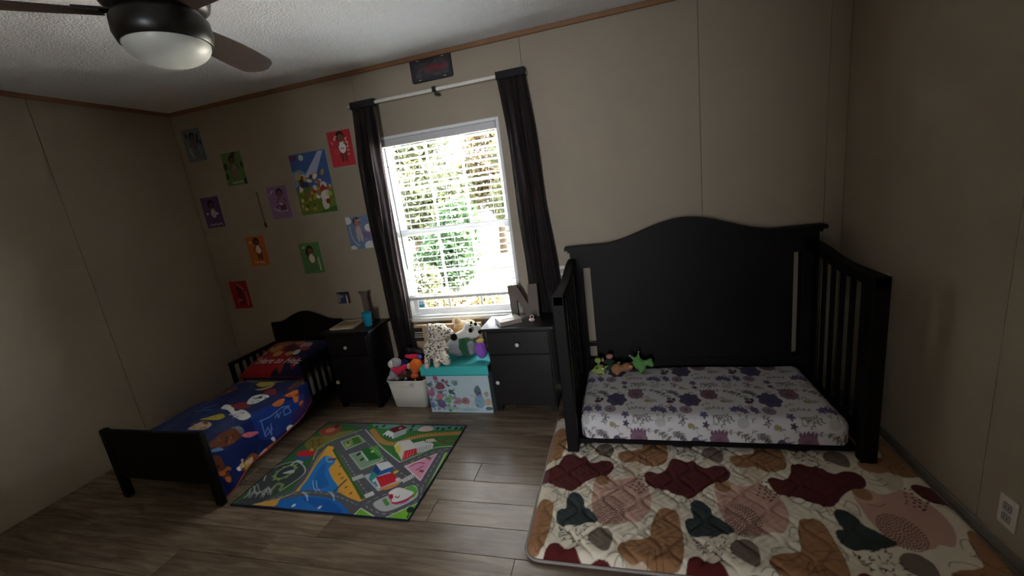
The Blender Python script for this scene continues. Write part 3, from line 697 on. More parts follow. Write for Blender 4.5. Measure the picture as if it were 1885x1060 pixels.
# ================================================================== CEILING FAN
FX, FY = -1.47, 1.275
fan = thing('ceiling_fan', 'black three-bladed ceiling fan with a frosted bowl light', 'ceiling fan', (FX, FY, ZC))
m_fan = mat('fan_black', (22, 18, 17), .35, .05, 20)
FC = (FX, FY, 0)
obj('canopy', lathe([(0, ZC), (.085, ZC), (.085, ZC-.03), (.06, ZC-.055), (.0, ZC-.055)], 40, FC), m_fan, fan, True)
obj('motor_housing', lathe([(0, 2.40), (.07, 2.398), (.13, 2.375), (.158, 2.335), (.162, 2.29), (.152, 2.255), (.13, 2.235), (0, 2.235)], 48, FC), m_fan, fan, True)
lk = obj('light_kit', lathe([(0, 2.232), (.12, 2.232), (.140, 2.205), (.142, 2.165), (.133, 2.135), (.128, 2.132), (.126, 2.14), (0, 2.15)], 48, FC), m_fan, fan, True)
obj('glass_bowl', lathe([(.1265, 2.139)]+[(.1265*math.cos(a), 2.137-.072*math.sin(a)) for a in np.linspace(0.05, PI/2-.001, 14)][:-1]+[(0, 2.065)], 48, FC), mat('frosted_bowl', (214, 218, 212), .35, .01, 10), lk, True)
blade_me = None
for k, ang in enumerate((105, 225, 345)):
    a = math.radians(ang)
    if blade_me is None:
        b = bmesh.new(); xs = np.linspace(.15, .64, 22)
        def hw(x): t = (x-.15)/.49; return .045+.028*math.sin(PI*min(1, t*.75))-(.05*max(0, (t-.86)/.14)**2.2)
        top = [(x, hw(x)) for x in xs]+[(x, -hw(x)) for x in xs[::-1]]
        prism(top, 'z', -.003, .003, b)
        bmesh.ops.rotate(b, verts=b.verts, cent=(0, 0, 0), matrix=Matrix.Rotation(math.radians(-12), 3, 'X'))
        blade_me = bpy.data.meshes.new('blade'); b.to_mesh(blade_me); b.free(); blade_me.materials.append(mat('blade_brown', (58, 42, 36), .45, .12, 8))
        b = box(.10, .22, -.02, .02, -.002, .004, .002); iron_me = bpy.data.meshes.new('blade_iron'); b.to_mesh(iron_me); b.free(); iron_me.materials.append(m_fan)
    o = bpy.data.objects.new('blade', blade_me); C.objects.link(o); o.parent = fan; o.location = (0, 0, 2.225-ZC); o.rotation_euler = (0, 0, a)
    q = bpy.data.objects.new('blade_iron', iron_me); C.objects.link(q); q.parent = o; q.location = (0, 0, .006)

# ================================================================== FLOOR MAT (quilted)
m_esp = mat('espresso_wood', (13, 9, 8), .55, .12, 14, .03, 120, .2)
m_esp2 = mat('espresso_furniture', (17, 13, 13), .40, .1, 14, .03, 120, .35)
MX0, MX1, MY0, MY1, MR = -.487, 1.222, 1.352, 2.47, .07
qz4 = zoomf(950, 760, 3.427); qz6 = zoomf(960, 840, 4.819)
Q4 = lambda l: [onz(*qz4(a, b), .045)[:2] for a, b in l]
Q6 = lambda l: [onz(*qz6(a, b), .045)[:2] for a, b in l]
PXq, PYq = .5475, .595
cv = Canvas(MX0, MX1, MY0, MY1, .0042, (236, 226, 206))
OFF = [(i*PXq, j*PYq) for i in range(-2, 4) for j in range(-2, 3)]
def qb(pts, col, al=1.0, n=5):
    for dx, dy in OFF: cv.blob(np.array(pts)+np.array((dx, dy)), col, al, n)
def ql(pts, wd, col, al=1.0):
    p = cr(pts, 5, False)
    for dx, dy in OFF: cv.line(p+np.array((dx, dy)), wd, col, al)
def qd(pts, r, col):
    for p in pts:
        for dx, dy in OFF: cv.el(p[0]+dx, p[1]+dy, r, r, col, n=8)
qb(Q6([(645, 235), (700, 180), (780, 170), (830, 210), (900, 205), (960, 190), (1030, 180), (1090, 250), (1140, 320), (1150, 430), (1110, 520), (1040, 585), (960, 570), (900, 600), (800, 605), (700, 590), (640, 560), (630, 470), (620, 400), (630, 330)]), (206, 164, 148))
qb(Q6([(905, 60), (1060, 60), (1070, 120), (1000, 180), (930, 170)]), (214, 196, 172))
qb(Q6([(640, 240), (690, 280), (790, 270), (830, 230), (800, 180), (700, 165)]), (214, 176, 158))
tp = np.array(Q6([(720, 205)]))[0]
for dx, dy in OFF: cv.el(tp[0]+dx, tp[1]+dy, .034, .042, (162, 122, 86))
qb(Q4([(810, 385), (850, 372), (900, 385), (950, 350), (975, 300), (1020, 290), (1080, 310), (1120, 305), (1165, 340), (1200, 350), (1260, 335), (1320, 345), (1352, 385), (1330, 430), (1260, 440), (1200, 470), (1150, 510), (1105, 540), (1040, 525), (985, 510), (950, 490), (880, 475), (840, 460), (815, 425)]), (92, 30, 29))
qb(Q6([(470, 320), (520, 340), (555, 390), (560, 440), (610, 480), (665, 540), (680, 565), (640, 585), (560, 595), (500, 618), (430, 610), (350, 615), (310, 575), (315, 500), (350, 470), (395, 460), (400, 390), (420, 345)]), (56, 66, 66))
BR = Q6([(1190, 520), (1220, 475), (1290, 460), (1360, 480), (1395, 530), (1415, 620), (1440, 760), (1440, 880), (1420, 950), (1380, 985), (1250, 1000), (1180, 990), (1120, 950), (1060, 920), (1000, 935), (950, 925), (880, 880), (850, 820), (880, 770), (960, 745), (1050, 740), (1130, 715), (1150, 640), (1165, 570)])
qb(BR, (162, 118, 82))
qb(Q6([(620, 660), (680, 630), (750, 635), (800, 680), (808, 730), (790, 790), (760, 835), (700, 830), (640, 790), (590, 740), (595, 690)]), (122, 108, 96))
DK = (46, 36, 32)
cc = np.array(Q6([(775, 480)]))[0]; dd = []
for ri in range(1, 9):
    for k in range(int(ri*5.2)):
        a = 2*PI*k/int(ri*5.2)+ri*.35; dd.append(cc+np.array((.0088*ri*math.cos(a)*.95, .0100*ri*math.sin(a)*1.1)))
qd(dd, .0037, (36, 26, 24))
qd(Q6([(1040, 170), (1075, 175), (1015, 205), (1062, 205), (1000, 230), (1042, 235), (985, 258), (1045, 255), (1080, 250), (965, 278), (1025, 272), (1065, 272), (1110, 275), (1005, 300), (1040, 300), (1085, 295), (1045, 325), (1062, 318), (1125, 265)]), .0050, (20, 14, 14))
rr = random.Random(11)
for _ in range(42):
    a_, b_ = rr.uniform(335, 600), rr.uniform(615, 830)
    if b_ > 640+.55*(a_-335)+90: continue
    p = np.array(Q6([(a_, b_)]))[0]; th = rr.choice([.2, .9, 1.6, 2.4]); d = .006*np.array((math.cos(th), math.sin(th)))
    for dx, dy in OFF: cv.line([p-d+(dx, dy), p+d+(dx, dy)], .0042, (24, 18, 16))
LN = (96, 80, 66)
for l in ([(1200, 290), (1235, 330), (1290, 340), (1330, 320)], [(520, 300), (580, 260), (615, 300), (580, 370), (530, 330)], [(400, 290), (380, 360), (420, 350), (410, 290)], [(455, 280), (450, 330), (470, 330)],
          [(270, 310), (330, 340), (390, 330)], [(300, 300), (350, 270), (400, 280)], [(250, 560), (285, 590), (270, 650), (230, 690)], [(1090, 600), (1120, 540), (1180, 540), (1150, 640), (1100, 650)],
          [(900, 720), (940, 690), (1050, 700), (1110, 740)], [(1430, 730), (1475, 750), (1460, 800)], [(760, 880), (820, 850), (880, 870), (900, 930)], [(800, 960), (860, 880), (930, 930)],
          [(160, 230), (220, 240), (300, 230)], [(700, 280), (760, 300), (820, 280)], [(840, 90), (900, 110), (950, 90)], [(830, 130), (900, 150), (960, 130)], [(1330, 370), (1380, 400), (1400, 470)]):
    ql(Q6(l), .0030, (76, 62, 50), .85)
for l in ([(1110, 980), (1130, 850), (1180, 820), (1200, 980)], [(1190, 840), (1230, 840), (1260, 980)], [(1100, 860), (1200, 880), (1290, 860)], [(1220, 730), (1320, 720), (1430, 720)], [(1230, 800), (1330, 790), (1440, 800)], [(1130, 640), (1180, 720), (1250, 760)], [(880, 770), (1000, 800), (1110, 760)], [(1230, 560), (1310, 580), (1390, 560)], [(1300, 900), (1380, 960), (1430, 900)]):
    ql(Q6(l), .0030, (88, 54, 34), .85)
X, Y = cv.grid()
# quilting: ogee stitch lines
wq, lq, aq = .088, .17, .030
dmin = np.full(X.shape, 1.0)
for k in range(-6, 16):
    sx_ = k*wq+MX0+(-1)**k*aq*np.sin(2*PI*(Y-1.4)/lq)
    slope = aq*2*PI/lq*np.cos(2*PI*(Y-1.4)/lq)
    dmin = np.minimum(dmin, np.abs(X-sx_)/np.sqrt(1+slope**2))
puff = np.sqrt(np.clip(dmin/.026, 0, 1)*(2-np.clip(dmin/.026, 0, 1)))
wr = .0012*np.sin(X*150+np.sin(Y*60)*2)*np.sin(Y*120)
# rounded outline
ix0, ix1, iy0, iy1 = MX0+MR, MX1-MR, MY0+MR, MY1-MR
qx, qy = np.clip(X, ix0, ix1), np.clip(Y, iy0, iy1); dx_, dy_ = X-qx, Y-qy; dist = np.hypot(dx_, dy_)+1e-9
lim = np.maximum(np.abs(dx_), np.abs(dy_)); k_ = np.where((np.abs(dx_) > 1e-6) & (np.abs(dy_) > 1e-6), lim/dist, 1.0)
Xr, Yr = qx+dx_*k_, qy+dy_*k_
edge = MR-lim; ef = np.sin(np.clip(edge/.045, 0, 1)*PI/2)
Z = .014+(.024+.010*puff+wr)*ef
mt_ = thing('floor_mat', 'quilted floor mat printed with red, brown and grey blobs', 'floor mat', ((MX0+MX1)/2, (MY0+MY1)/2, 0))
obj('quilted_top', gridmesh('quilted_top', np.stack([Xr, Yr, Z], -1), cv.a), vmat('quilt_cotton', .85, .25, 700, .2, .1), mt_)
out = []
for cx_, cy_, a0 in ((ix1, iy1, 0), (ix0, iy1, PI/2), (ix0, iy0, PI), (ix1, iy0, 1.5*PI)):
    out += [(cx_+MR*math.cos(a0+PI/2*k/8), cy_+MR*math.sin(a0+PI/2*k/8)) for k in range(9)]
obj('underside', prism([((x-.367)*.998+.367, (y-1.9)*.998+1.9) for x, y in out], 'z', .0005, .0135), mat('mat_underside', (84, 74, 70), .85), mt_)
obj('piping', tube([(x, y, .0135) for x, y in out], .0065, 8, closed=True), mat('mat_piping', (150, 142, 138), .8), mt_, True)

# ================================================================== CRIB
crib = thing('crib', 'dark espresso convertible crib with an arched headboard', 'crib', (.36, 2.4, 0))
HX0, HX1, HY0, HY1 = -.352, 1.094, 2.762, 2.800
def ztop(x):
    d = abs(x-.371); return 1.062+(.118*.5*(1+math.cos(PI*d/.52)) if d < .52 else 0)
xs = np.linspace(HX0, HX1, 61)
obj('headboard_rail', strip(xs, lambda x: .935, ztop, 'y', HY0, HY1), m_esp, crib)
obj('headboard_panel', box(-.226, .968, HY0+.006, HY1-.006, .20, .936), m_esp, crib)
obj('lower_rail', box(-.281, 1.01, HY0, HY1, .20, .275, .003), m_esp, crib)
obj('slot_bar', box(-.282, -.225, HY0+.01, HY1-.01, .372, .39), m_esp, crib)
b = strip(np.linspace(HX0-.03, HX1+.03, 61), lambda x: ztop(x)+.001, lambda x: ztop(x)+.022, 'y', HY0-.030, HY1+.020)
b = strip(np.linspace(HX0-.012, HX1+.012, 61), lambda x: ztop(x)-.016, lambda x: ztop(x)+.002, 'y', HY0-.014, HY1+.010, b)
obj('crown_moulding', b, m_esp, crib)
for a, c_ in ((HX0, -.281), (1.01, HX1)):
    obj('back_post', box(a, c_, HY0, HY1+.02, 0, .936, .003), m_esp, crib)
PZ = .046
for a, c_, in ((-.374, -.312), (1.010, 1.076)):
    obj('front_post', box(a, c_, 2.03, 2.085, PZ, .948, .004), m_esp, crib)
for s, (a, c_) in enumerate(((-.360, -.322), (1.022, 1.064))):
    zr_ = lambda y: .95+.055*(1/(1+math.exp(-(y-2.48)/.07)))
    ys = np.linspace(2.03, HY0+.004, 30)
    obj('side_top_rail', strip(ys, lambda y: zr_(y)-.05, lambda y: zr_(y), 'x', a-.004, c_+.004), m_esp, crib)
    obj('side_bottom_rail', box(a, c_, 2.085, HY0, .105, .165, .003), m_esp, crib)
    for k in range(6):
        y0 = 2.085+.0575+k*(.0575+.040)
        obj('side_slat', box((a+c_)/2-.004, (a+c_)/2+.004, y0, y0+.040, .16, zr_(y0)-.045), m_esp, crib)
obj('mattress_support', box(-.318, 1.018, 2.088, HY0-.002, .070, .094), m_esp, crib)

# crib mattress with a floral sheet
mz = zoomf(1060, 660, 5.889)
M5 = lambda a, b: onz(*mz(a, b), .225)[:2]
ML, MWd, MRr, MT, MB = 1.300, .668, .055, .228, .096
mcx, mcy = .352, 2.425
ext = MRr*PI/2-MRr+(MT-MB-MRr)+.02
cv = Canvas(mcx-ML/2-ext, mcx+ML/2+ext, mcy-MWd/2-ext, mcy+MWd/2+ext, .0036, (214, 212, 214))
TX, TY = .402, .362
OFM = [(i*TX, j*TY) for i in range(-3, 5) for j in range(-3, 3)]
PUR, MAU, LIL, DKF, OLV, YEL = (84, 79, 106), (128, 102, 117), (150, 132, 144), (72, 66, 78), (98, 96, 84), (160, 146, 104)
def flower(cx, cy, rx, ry, col, n=6, rot=0., depth=.25):
    t = np.linspace(0, 2*PI, 48, endpoint=False); r = 1-depth+depth*np.abs(np.cos(n*t/2+rot))
    for dx, dy in OFM: cv.poly(np.stack([cx+dx+rx*r*np.cos(t), cy+dy+ry*r*np.sin(t)], -1), col)
def leafs(l, wd=.0030, col=OLV, lf=None, step=2):
    p = cr([M5(*q) for q in l], 5, False)
    for dx, dy in OFM:
        cv.line(p+np.array((dx, dy)), wd, col, .85)
        for i in range(1, len(p)-1, step):
            d = p[i+1]-p[i-1]; th = math.atan2(d[1], d[0])
            for sgn in (-1, 1): 
                a = th+sgn*.8; cv.el(p[i][0]+dx+.011*math.cos(a), p[i][1]+dy+.011*math.sin(a), .010, .0038, lf or col, a, .85, 10)
for l in ([(560, 550), (640, 530), (740, 540)], [(650, 345), (800, 350), (960, 385)], [(590, 270), (680, 300), (760, 290)], [(640, 615), (700, 620), (770, 610)], [(860, 700), (950, 750), (1050, 800)], [(1090, 760), (1160, 740), (1200, 800)]):
    leafs(l)
leafs([(980, 350), (1030, 370), (1090, 390)], .003, DKF); leafs([(420, 660), (480, 740), (560, 775)], .003, YEL, OLV, 3); leafs([(270, 600), (330, 620), (300, 650)], .0026, DKF)
leafs([(80, 700), (150, 740), (260, 820)], .003, OLV); leafs([(230, 700), (290, 730), (330, 790)], .003, DKF); leafs([(800, 790), (850, 840), (890, 870)], .0026, LIL)
for l in ([(200, 330), (260, 370), (330, 350)], [(700, 420), (800, 470), (900, 440)], [(480, 480), (560, 500), (640, 470)], [(860, 600), (960, 620), (1050, 650)], [(540, 700), (640, 650), (760, 690)], [(900, 500), (980, 520), (1060, 490)]):
    leafs(l, .0022, (140, 138, 126), (130, 128, 114), 3)
p = M5(442, 445); flower(p[0], p[1], .060, .078, PUR, 7, .4, .20); flower(p[0]+.004, p[1]-.01, .022, .028, (78, 68, 112), 6)
p = M5(648, 385); flower(p[0], p[1]-.008, .048, .056, MAU, 9, 0, .12)
for k in range(5): flower(p[0]-.034+.017*k, p[1]+.046-.004*abs(k-2), .0075, .016, (120, 84, 106), 4, 0, .2)
flower(p[0], p[1]-.010, .020, .024, (120, 82, 106), 8)
p = M5(372, 548); flower(p[0], p[1], .034, .040, LIL, 12, 0, .1); flower(p[0], p[1], .012, .014, MAU, 6)
for q in ((135, 540), (235, 530), (535, 600), (95, 530), (845, 550), (950, 565), (1060, 560)): p = M5(*q); flower(p[0], p[1], .022, .030, (104, 94, 132), 5, q[0], .55)
p = M5(240, 465); flower(p[0], p[1], .020, .018, (92, 52, 66), 2, 0, .1); p = M5(285, 445); flower(p[0], p[1], .008, .022, (80, 48, 62), 2)
p = M5(390, 665); flower(p[0], p[1], .018, .016, YEL, 3, 0, .2); p = M5(770, 460); flower(p[0], p[1], .018, .015, YEL, 3, 0, .2)
p = M5(915, 655); flower(p[0], p[1], .030, .028, (186, 186, 184), 9, 0, .15)
p = M5(540, 660); flower(p[0], p[1], .018, .02, DKF, 5, 0, .6); p = M5(1010, 440); flower(p[0], p[1], .016, .02, OLV, 5, 0, .5)
X, Y = cv.grid()
def wrap_box(X, Y, cx, cy, L_, W_, r, top, bot):
    qx = np.clip(X, cx-L_/2+r, cx+L_/2-r); qy = np.clip(Y, cy-W_/2+r, cy+W_/2-r)
    dx, dy = X-qx, Y-qy; d = np.hypot(dx, dy); lim = np.maximum(np.abs(dx), np.abs(dy)); dd = d+1e-9
    both = (np.abs(dx) > 1e-6) & (np.abs(dy) > 1e-6); use = np.where(both, lim, d)
    a = np.clip(use/r, 0, PI/2); h = r*np.sin(a); drop = r*(1-np.cos(a))+np.maximum(0, use-r*PI/2)
    z = np.maximum(top-drop, bot); over = np.maximum(0, drop-(top-bot))
    h = h-over
    return qx+dx/dd*h, qy+dy/dd*h, z
Xw, Yw, Zw = wrap_box(X, Y, mcx, mcy, ML, MWd, MRr, MT, MB)
Zw = Zw+.003*np.sin(X*9+1)*np.sin(Y*11)*(Zw > MT-.02)
cm = thing('crib_mattress', 'crib mattress in a white sheet with purple flowers', 'mattress', (mcx, mcy, MB))
obj('floral_sheet', gridmesh('floral_sheet', np.stack([Xw, Yw, Zw], -1), cv.a), vmat('sheet_cotton', .85, .1, 500, .2), cm)
obj('mattress_base', box(mcx-ML/2+.03, mcx+ML/2-.03, mcy-MWd/2+.03, mcy+MWd/2-.03, MB-.0005, MB+.01), mat('mattress_ticking', (190, 190, 190), .9), cm)

# ================================================================== TODDLER BED
tb = thing('toddler_bed', 'dark low toddler bed against the left wall corner', 'bed', (-2.62, 2.15, 0))
b = bmesh.new(); pts = rrect(.700, .30, .02)
FB0, FB1 = -3.008, -2.242
obj('footboard', strip(np.linspace(FB0+.02, FB1-.02, 24), lambda x: .140, lambda x: .452, 'y', 1.487, 1.511), m_esp, tb)
for a in (FB0, FB1-.045):
    obj('foot_post', box(a, a+.045, 1.478, 1.520, 0, .458, .010, 3), m_esp, tb)
TH0, TH1 = -2.985, -2.288
def th(x):
    d = abs(x-(TH0+TH1)/2); return .655+.085*(.5*(1+math.cos(PI*d/.30)) if d < .30 else 0)
obj('headboard', strip(np.linspace(TH0, TH1, 41), lambda x: .16, th, 'y', 2.805, 2.832), m_esp, tb)
for a in (TH0, TH1-.045): obj('head_post', box(a, a+.045, 2.800, 2.838, 0, .60, .004), m_esp, tb)
for a in (-2.975, -2.318):
    obj('side_board', box(a, a+.022, 1.520, 2.80, .135, .205, .003), m_esp, tb)
    g = obj('guard_rail', box(a-.002, a+.024, 2.32, 2.80, .470, .497, .006), m_esp, tb)
    obj('guard_post', box(a, a+.022, 2.322, 2.352, .20, .472, .003), m_esp, tb)
    for k in range(6):
        y0 = 2.40+k*.066; obj('guard_slat', box(a+.005, a+.017, y0, y0+.026, .20, .472), m_esp, tb)
obj('mattress_deck', box(-2.952, -2.320, 1.512, 2.80, .165, .185), m_esp, tb)
tm = thing('toddler_mattress', 'white mattress under the blue blanket', 'mattress', (-2.635, 2.15, .1855))
X, Y = np.meshgrid(np.linspace(-2.945-.12, -2.328+.12, 70), np.linspace(1.53-.12, 2.795+.12, 110))
Xw, Yw, Zw = wrap_box(X, Y, -2.6365, 2.1625, .617, 1.265, .03, .325, .188)
obj('ticking', gridmesh('ticking', np.stack([Xw, Yw, Zw], -1)), mat('white_ticking', (206, 204, 200), .85), tm)
obj('base', box(-2.92, -2.355, 1.56, 2.77, .1858, .20), mat('white_ticking', (206, 204, 200)), tm)

# blanket: lies on the mattress and drapes over the right side
bz = zoomf(290, 680, 4.61)
BT, BXL, BXR = .338, -2.948, -2.310          # top height, left edge, where it starts to fall
def hem(y): return float(np.interp(y, [1.5, 1.586, 1.676, 1.763, 1.878, 2.033, 2.215, 2.348], [.022, .033, .066, .091, .103, .106, .148, .204]))
def surf(a, b):
    px, py = bz(a, b); p = onz(px, py, BT)
    if p[0] < BXR: return (p[0]-BXL, p[1])
    q = onx(px, py, BXR+.03); return (BXR-BXL+.02+(BT-q[2]), q[1])
SW = BXR-BXL+.02+BT-.026
cv = Canvas(0, SW, 1.526, 2.319, .004, (20, 36, 96))
def SB(l): return [surf(a, b) for a, b in l]
for l, c_ in (([(300, 400), (520, 330), (700, 470), (600, 560), (380, 500)], (24, 54, 108)), ([(700, 400), (850, 350), (1100, 260), (1250, 200), (1150, 430), (1000, 560), (850, 560)], (28, 58, 138)), ([(800, 60), (1100, 60), (1000, 200), (850, 200)], (20, 32, 78))): cv.blob(SB(l), c_, .7)
brn, org, tan, wht, yel, red, mag = (104, 58, 36), (190, 104, 48), (206, 176, 140), (226, 226, 226), (190, 168, 54), (146, 32, 42), (110, 30, 90)
cv.blob(SB([(440, 640), (520, 570), (620, 510), (700, 510), (730, 550), (680, 590), (600, 640), (520, 650)]), brn)
cv.blob(SB([(620, 500), (720, 480), (740, 520), (700, 530)]), (112, 118, 132)); cv.blob(SB([(720, 545), (780, 520), (855, 520), (800, 560), (750, 565)]), (220, 112, 118))
cv.blob(SB([(440, 680), (520, 650), (560, 670), (480, 690)]), (96, 120, 160))
cv.blob(SB([(455, 735), (520, 720), (560, 800), (610, 920), (580, 940), (520, 880), (480, 820)]), brn); cv.blob(SB([(500, 860), (550, 850), (560, 880), (520, 890)]), org); cv.blob(SB([(560, 900), (600, 900), (600, 940), (570, 940)]), org)
cv.blob(SB([(670, 830), (740, 760), (800, 700), (850, 720), (830, 780), (780, 830), (710, 850)]), (140, 84, 40)); cv.blob(SB([(740, 780), (800, 730), (810, 780), (760, 810)]), tan); cv.blob(SB([(660, 830), (690, 810), (700, 840), (680, 850)]), wht); cv.blob(SB([(750, 800), (790, 790), (760, 850), (740, 850)]), yel)
cv.blob(SB([(900, 660), (980, 600), (1010, 600), (960, 650), (920, 690)]), (150, 90, 50)); cv.blob(SB([(850, 720), (900, 660), (920, 690), (880, 730)]), tan); cv.blob(SB([(950, 580), (970, 560), (990, 580), (975, 600)]), wht)
cv.blob(SB([(1095, 490), (1120, 460), (1160, 475), (1140, 510), (1110, 520)]), wht)
cv.blob(SB([(540, 330), (580, 295), (640, 320), (660, 350), (720, 340), (790, 390), (760, 420), (700, 430), (640, 390), (600, 350)]), wht); cv.blob(SB([(630, 310), (740, 280), (800, 310), (740, 330), (660, 330)]), red)
cv.blob(SB([(760, 290), (800, 240), (880, 215), (950, 235), (900, 270), (830, 300)]), wht); cv.blob(SB([(900, 190), (980, 160), (1010, 190), (990, 220), (930, 215)]), red); cv.blob(SB([(840, 250), (890, 230), (880, 255)]), (50, 50, 60))
cv.blob(SB([(260, 510), (330, 470), (400, 450), (460, 470), (420, 510), (340, 525)]), tan); cv.blob(SB([(360, 430), (440, 410), (540, 380), (570, 400), (520, 430), (440, 440)]), yel); cv.blob(SB([(380, 460), (430, 450), (420, 480)]), (120, 80, 50))
cv.blob(SB([(840, 130), (900, 100), (1000, 75), (1060, 80), (960, 130), (880, 155)]), yel); cv.blob(SB([(830, 180), (900, 160), (990, 120), (960, 150), (880, 180)]), tan)
cv.blob(SB([(500, 210), (560, 180), (650, 150), (680, 165), (600, 210), (530, 225)]), brn); cv.blob(SB([(400, 260), (470, 225), (500, 240), (440, 270)]), brn); cv.blob(SB([(690, 110), (780, 85), (760, 110), (700, 130)]), brn)
cv.blob(SB([(1090, 215), (1150, 180), (1195, 165), (1190, 200), (1130, 225)]), org); cv.blob(SB([(985, 290), (1040, 250), (1085, 240), (1060, 290), (1010, 305)]), org); cv.blob(SB([(1150, 220), (1190, 210), (1190, 260), (1160, 270)]), org); cv.blob(SB([(1200, 270), (1235, 255), (1230, 300), (1205, 305)]), org); cv.blob(SB([(1100, 160), (1180, 110), (1270, 85), (1220, 130), (1140, 165)]), brn)
cv.blob(SB([(1130, 400), (1200, 300), (1290, 220), (1320, 240), (1240, 340), (1160, 420)]), (60, 26, 80), .8)
for l in ([(870, 430), (960, 390), (1060, 310), (1120, 300)], [(900, 540), (930, 480), (960, 550), (960, 450)], [(880, 430), (905, 560), (970, 490)], [(1000, 400), (1020, 360), (1030, 400), (1050, 350)], [(1070, 330), (1110, 310), (1130, 350), (1080, 380), (1070, 330)], [(390, 340), (450, 320), (500, 300)], [(330, 370), (400, 350), (460, 345)]):
    cv.line(SB(l), .006, (120, 160, 220), .8)
rq = random.Random(31)
for a, b_, n_, cols in ((580, 580, 10, [(70, 38, 24), (140, 84, 56)]), (530, 830, 8, [(60, 32, 22), (170, 100, 56)]), (760, 780, 10, [(90, 54, 28), (214, 190, 150)]), (670, 370, 9, [(180, 182, 190), (70, 70, 82)]), (850, 255, 8, [(170, 172, 182), (40, 40, 52)]), (360, 490, 8, [(150, 120, 90), (110, 76, 52)]), (940, 110, 7, [(130, 112, 36), (220, 200, 120)]), (1130, 200, 8, [(120, 60, 30), (60, 40, 60)]), (600, 190, 6, [(70, 36, 26), (150, 110, 90)]), (1190, 130, 6, [(60, 36, 30), (150, 100, 70)])):
    for _ in range(n_):
        p = surf(a+rq.uniform(-70, 70), b_+rq.uniform(-35, 35)); cv.el(p[0], p[1], rq.uniform(.006, .018), rq.uniform(.004, .010), rq.choice(cols), rq.random()*3, .85)
for _ in range(26):
    p = surf(rq.uniform(150, 1250), rq.uniform(120, 700)); q = rq.uniform(.02, .05); th = rq.random()*3
    cv.line([(p[0], p[1]), (p[0]+q*math.cos(th), p[1]+q*math.sin(th))], .005, rq.choice([(60, 100, 170), (36, 70, 110), (40, 84, 96)]), .45)
Sg, Yg = cv.grid()
tops = BXR-BXL; rad = .02
over = np.maximum(0, Sg-tops)
hz = np.array([hem(y) for y in Yg[:, 0]])[:, None]
maxd = BT-hz; arc = rad*PI/2
a_ = np.clip(over/rad, 0, PI/2)
scl = maxd/(SW-tops)          # squeeze rows so that every row ends at its hem
dr = np.minimum(over*np.where(over > 0, 1, 1), 1e9)
drop = np.where(over > 0, rad*(1-np.cos(a_))+np.maximum(0, over-arc), 0)
cut = drop > maxd
drop = np.minimum(drop, maxd)
Xb = BXL+np.minimum(Sg, tops)+np.where(over > 0, rad*np.sin(a_), 0)+np.clip(drop-.03, 0, 1)*.06+.008*np.sin(Yg*21)*np.clip(drop/.2, 0, 1)
Zb = BT-drop+.004*np.sin(Yg*17+Sg*9)*(over <= 0)+.003*np.sin(Sg*31+Yg*5)*(over <= 0)
left = np.clip((.03-Sg)/.03, 0, 1); Zb = Zb-left**2*.012
bk = thing('blanket', 'blue printed blanket hanging off the side of the toddler bed', 'blanket', (-2.62, 1.94, BT))
P = np.stack([Xb, Yg, Zb], -1)
me = gridmesh('printed_fleece', P, cv.a)
# drop the quads that lie past the hem
b = bmesh.new(); b.from_mesh(me); cutf = (cut[:-1, :-1] & cut[1:, 1:]).reshape(-1); b.faces.ensure_lookup_table()
bmesh.ops.delete(b, geom=[b.faces[i] for i in np.nonzero(cutf)[0]], context='FACES'); b.to_mesh(me); b.free()
o = obj('printed_fleece', me, vmat('fleece', .95, .2, 500, .1, .1), bk)
s_ = o.modifiers.new('t', 'SOLIDIFY'); s_.thickness = .004; s_.offset = 1
hp = []
for j in range(0, Yg.shape[0], 4):
    i = int(np.argmax(cut[j])) if cut[j].any() else Yg.shape[1]-1
    hp.append((Xb[j, i]+.002, Yg[j, 0], BT-maxd[j, 0]))
obj('hem_binding', tube(hp, .005, 6), mat('red_binding', (150, 40, 58), .8), bk, True)

# pillow
pt = thing('pillow', 'red pillow reading Here to Help on the toddler bed', 'pillow', (-2.63, 2.55, .35))
def pil(u, v, side):
    """u,v in -1..1 on the cushion -> world"""
    cx, hx = -2.632, .292
    yb = 2.545+.215*v; zb = .425+.055*v
    t = .062*np.sqrt(np.clip((1-u**4)*(1-v**4), 0, 1))
    pin = 1-.05*(1-np.abs(v))*np.abs(u)**3
    return np.stack([cx+hx*u*pin, yb+side*t*-.22, zb+side*t], -1)
us = np.linspace(-1, 1, 120); U, V = np.meshgrid(us, np.linspace(-1, 1, 96))
cv = Canvas(-1, 1, -1, 1, 2/119, (158, 28, 38)); cv.nx = 120
cv.poly([(.05, -1), (.45, -.4), (.2, .2), (.5, 1), (1, 1), (1, -1)], (34, 32, 74)); cv.poly([(.5, 1), (.1, .9), (.3, .6), (1, .2), (1, 1)], (40, 42, 78))
for x, y, rx, ry, c_ in ((-.35, .55, .26, .16, (150, 112, 60)), (-.45, .25, .2, .2, (176, 134, 60)), (-.22, -.05, .14, .15, (196, 156, 80)), (.02, .3, .17, .24, (46, 40, 74)), (.12, .62, .16, .14, (160, 124, 74)), (.16, -.05, .12, .12, (190, 150, 90)), (.42, .45, .18, .2, (190, 150, 150)), (.5, .25, .16, .14, (150, 60, 60)), (.36, .02, .1, .16, (226, 220, 216)), (-.75, .05, .06, .10, (206, 150, 120)), (-.72, -.25, .06, .09, (206, 150, 120)), (-.66, .3, .06, .08, (206, 150, 120)), (.3, -.75, .08, .2, (158, 60, 40)), (.6, -.5, .1, .3, (150, 34, 50))): cv.el(x, y, rx, ry, c_, .2, .9)
gx = np.clip(np.round((U+1)/2*(cv.nx-1)).astype(int), 0, cv.a.shape[1]-1); gy = np.clip(np.round((V+1)/2*(cv.ny-1)).astype(int), 0, cv.a.shape[0]-1)
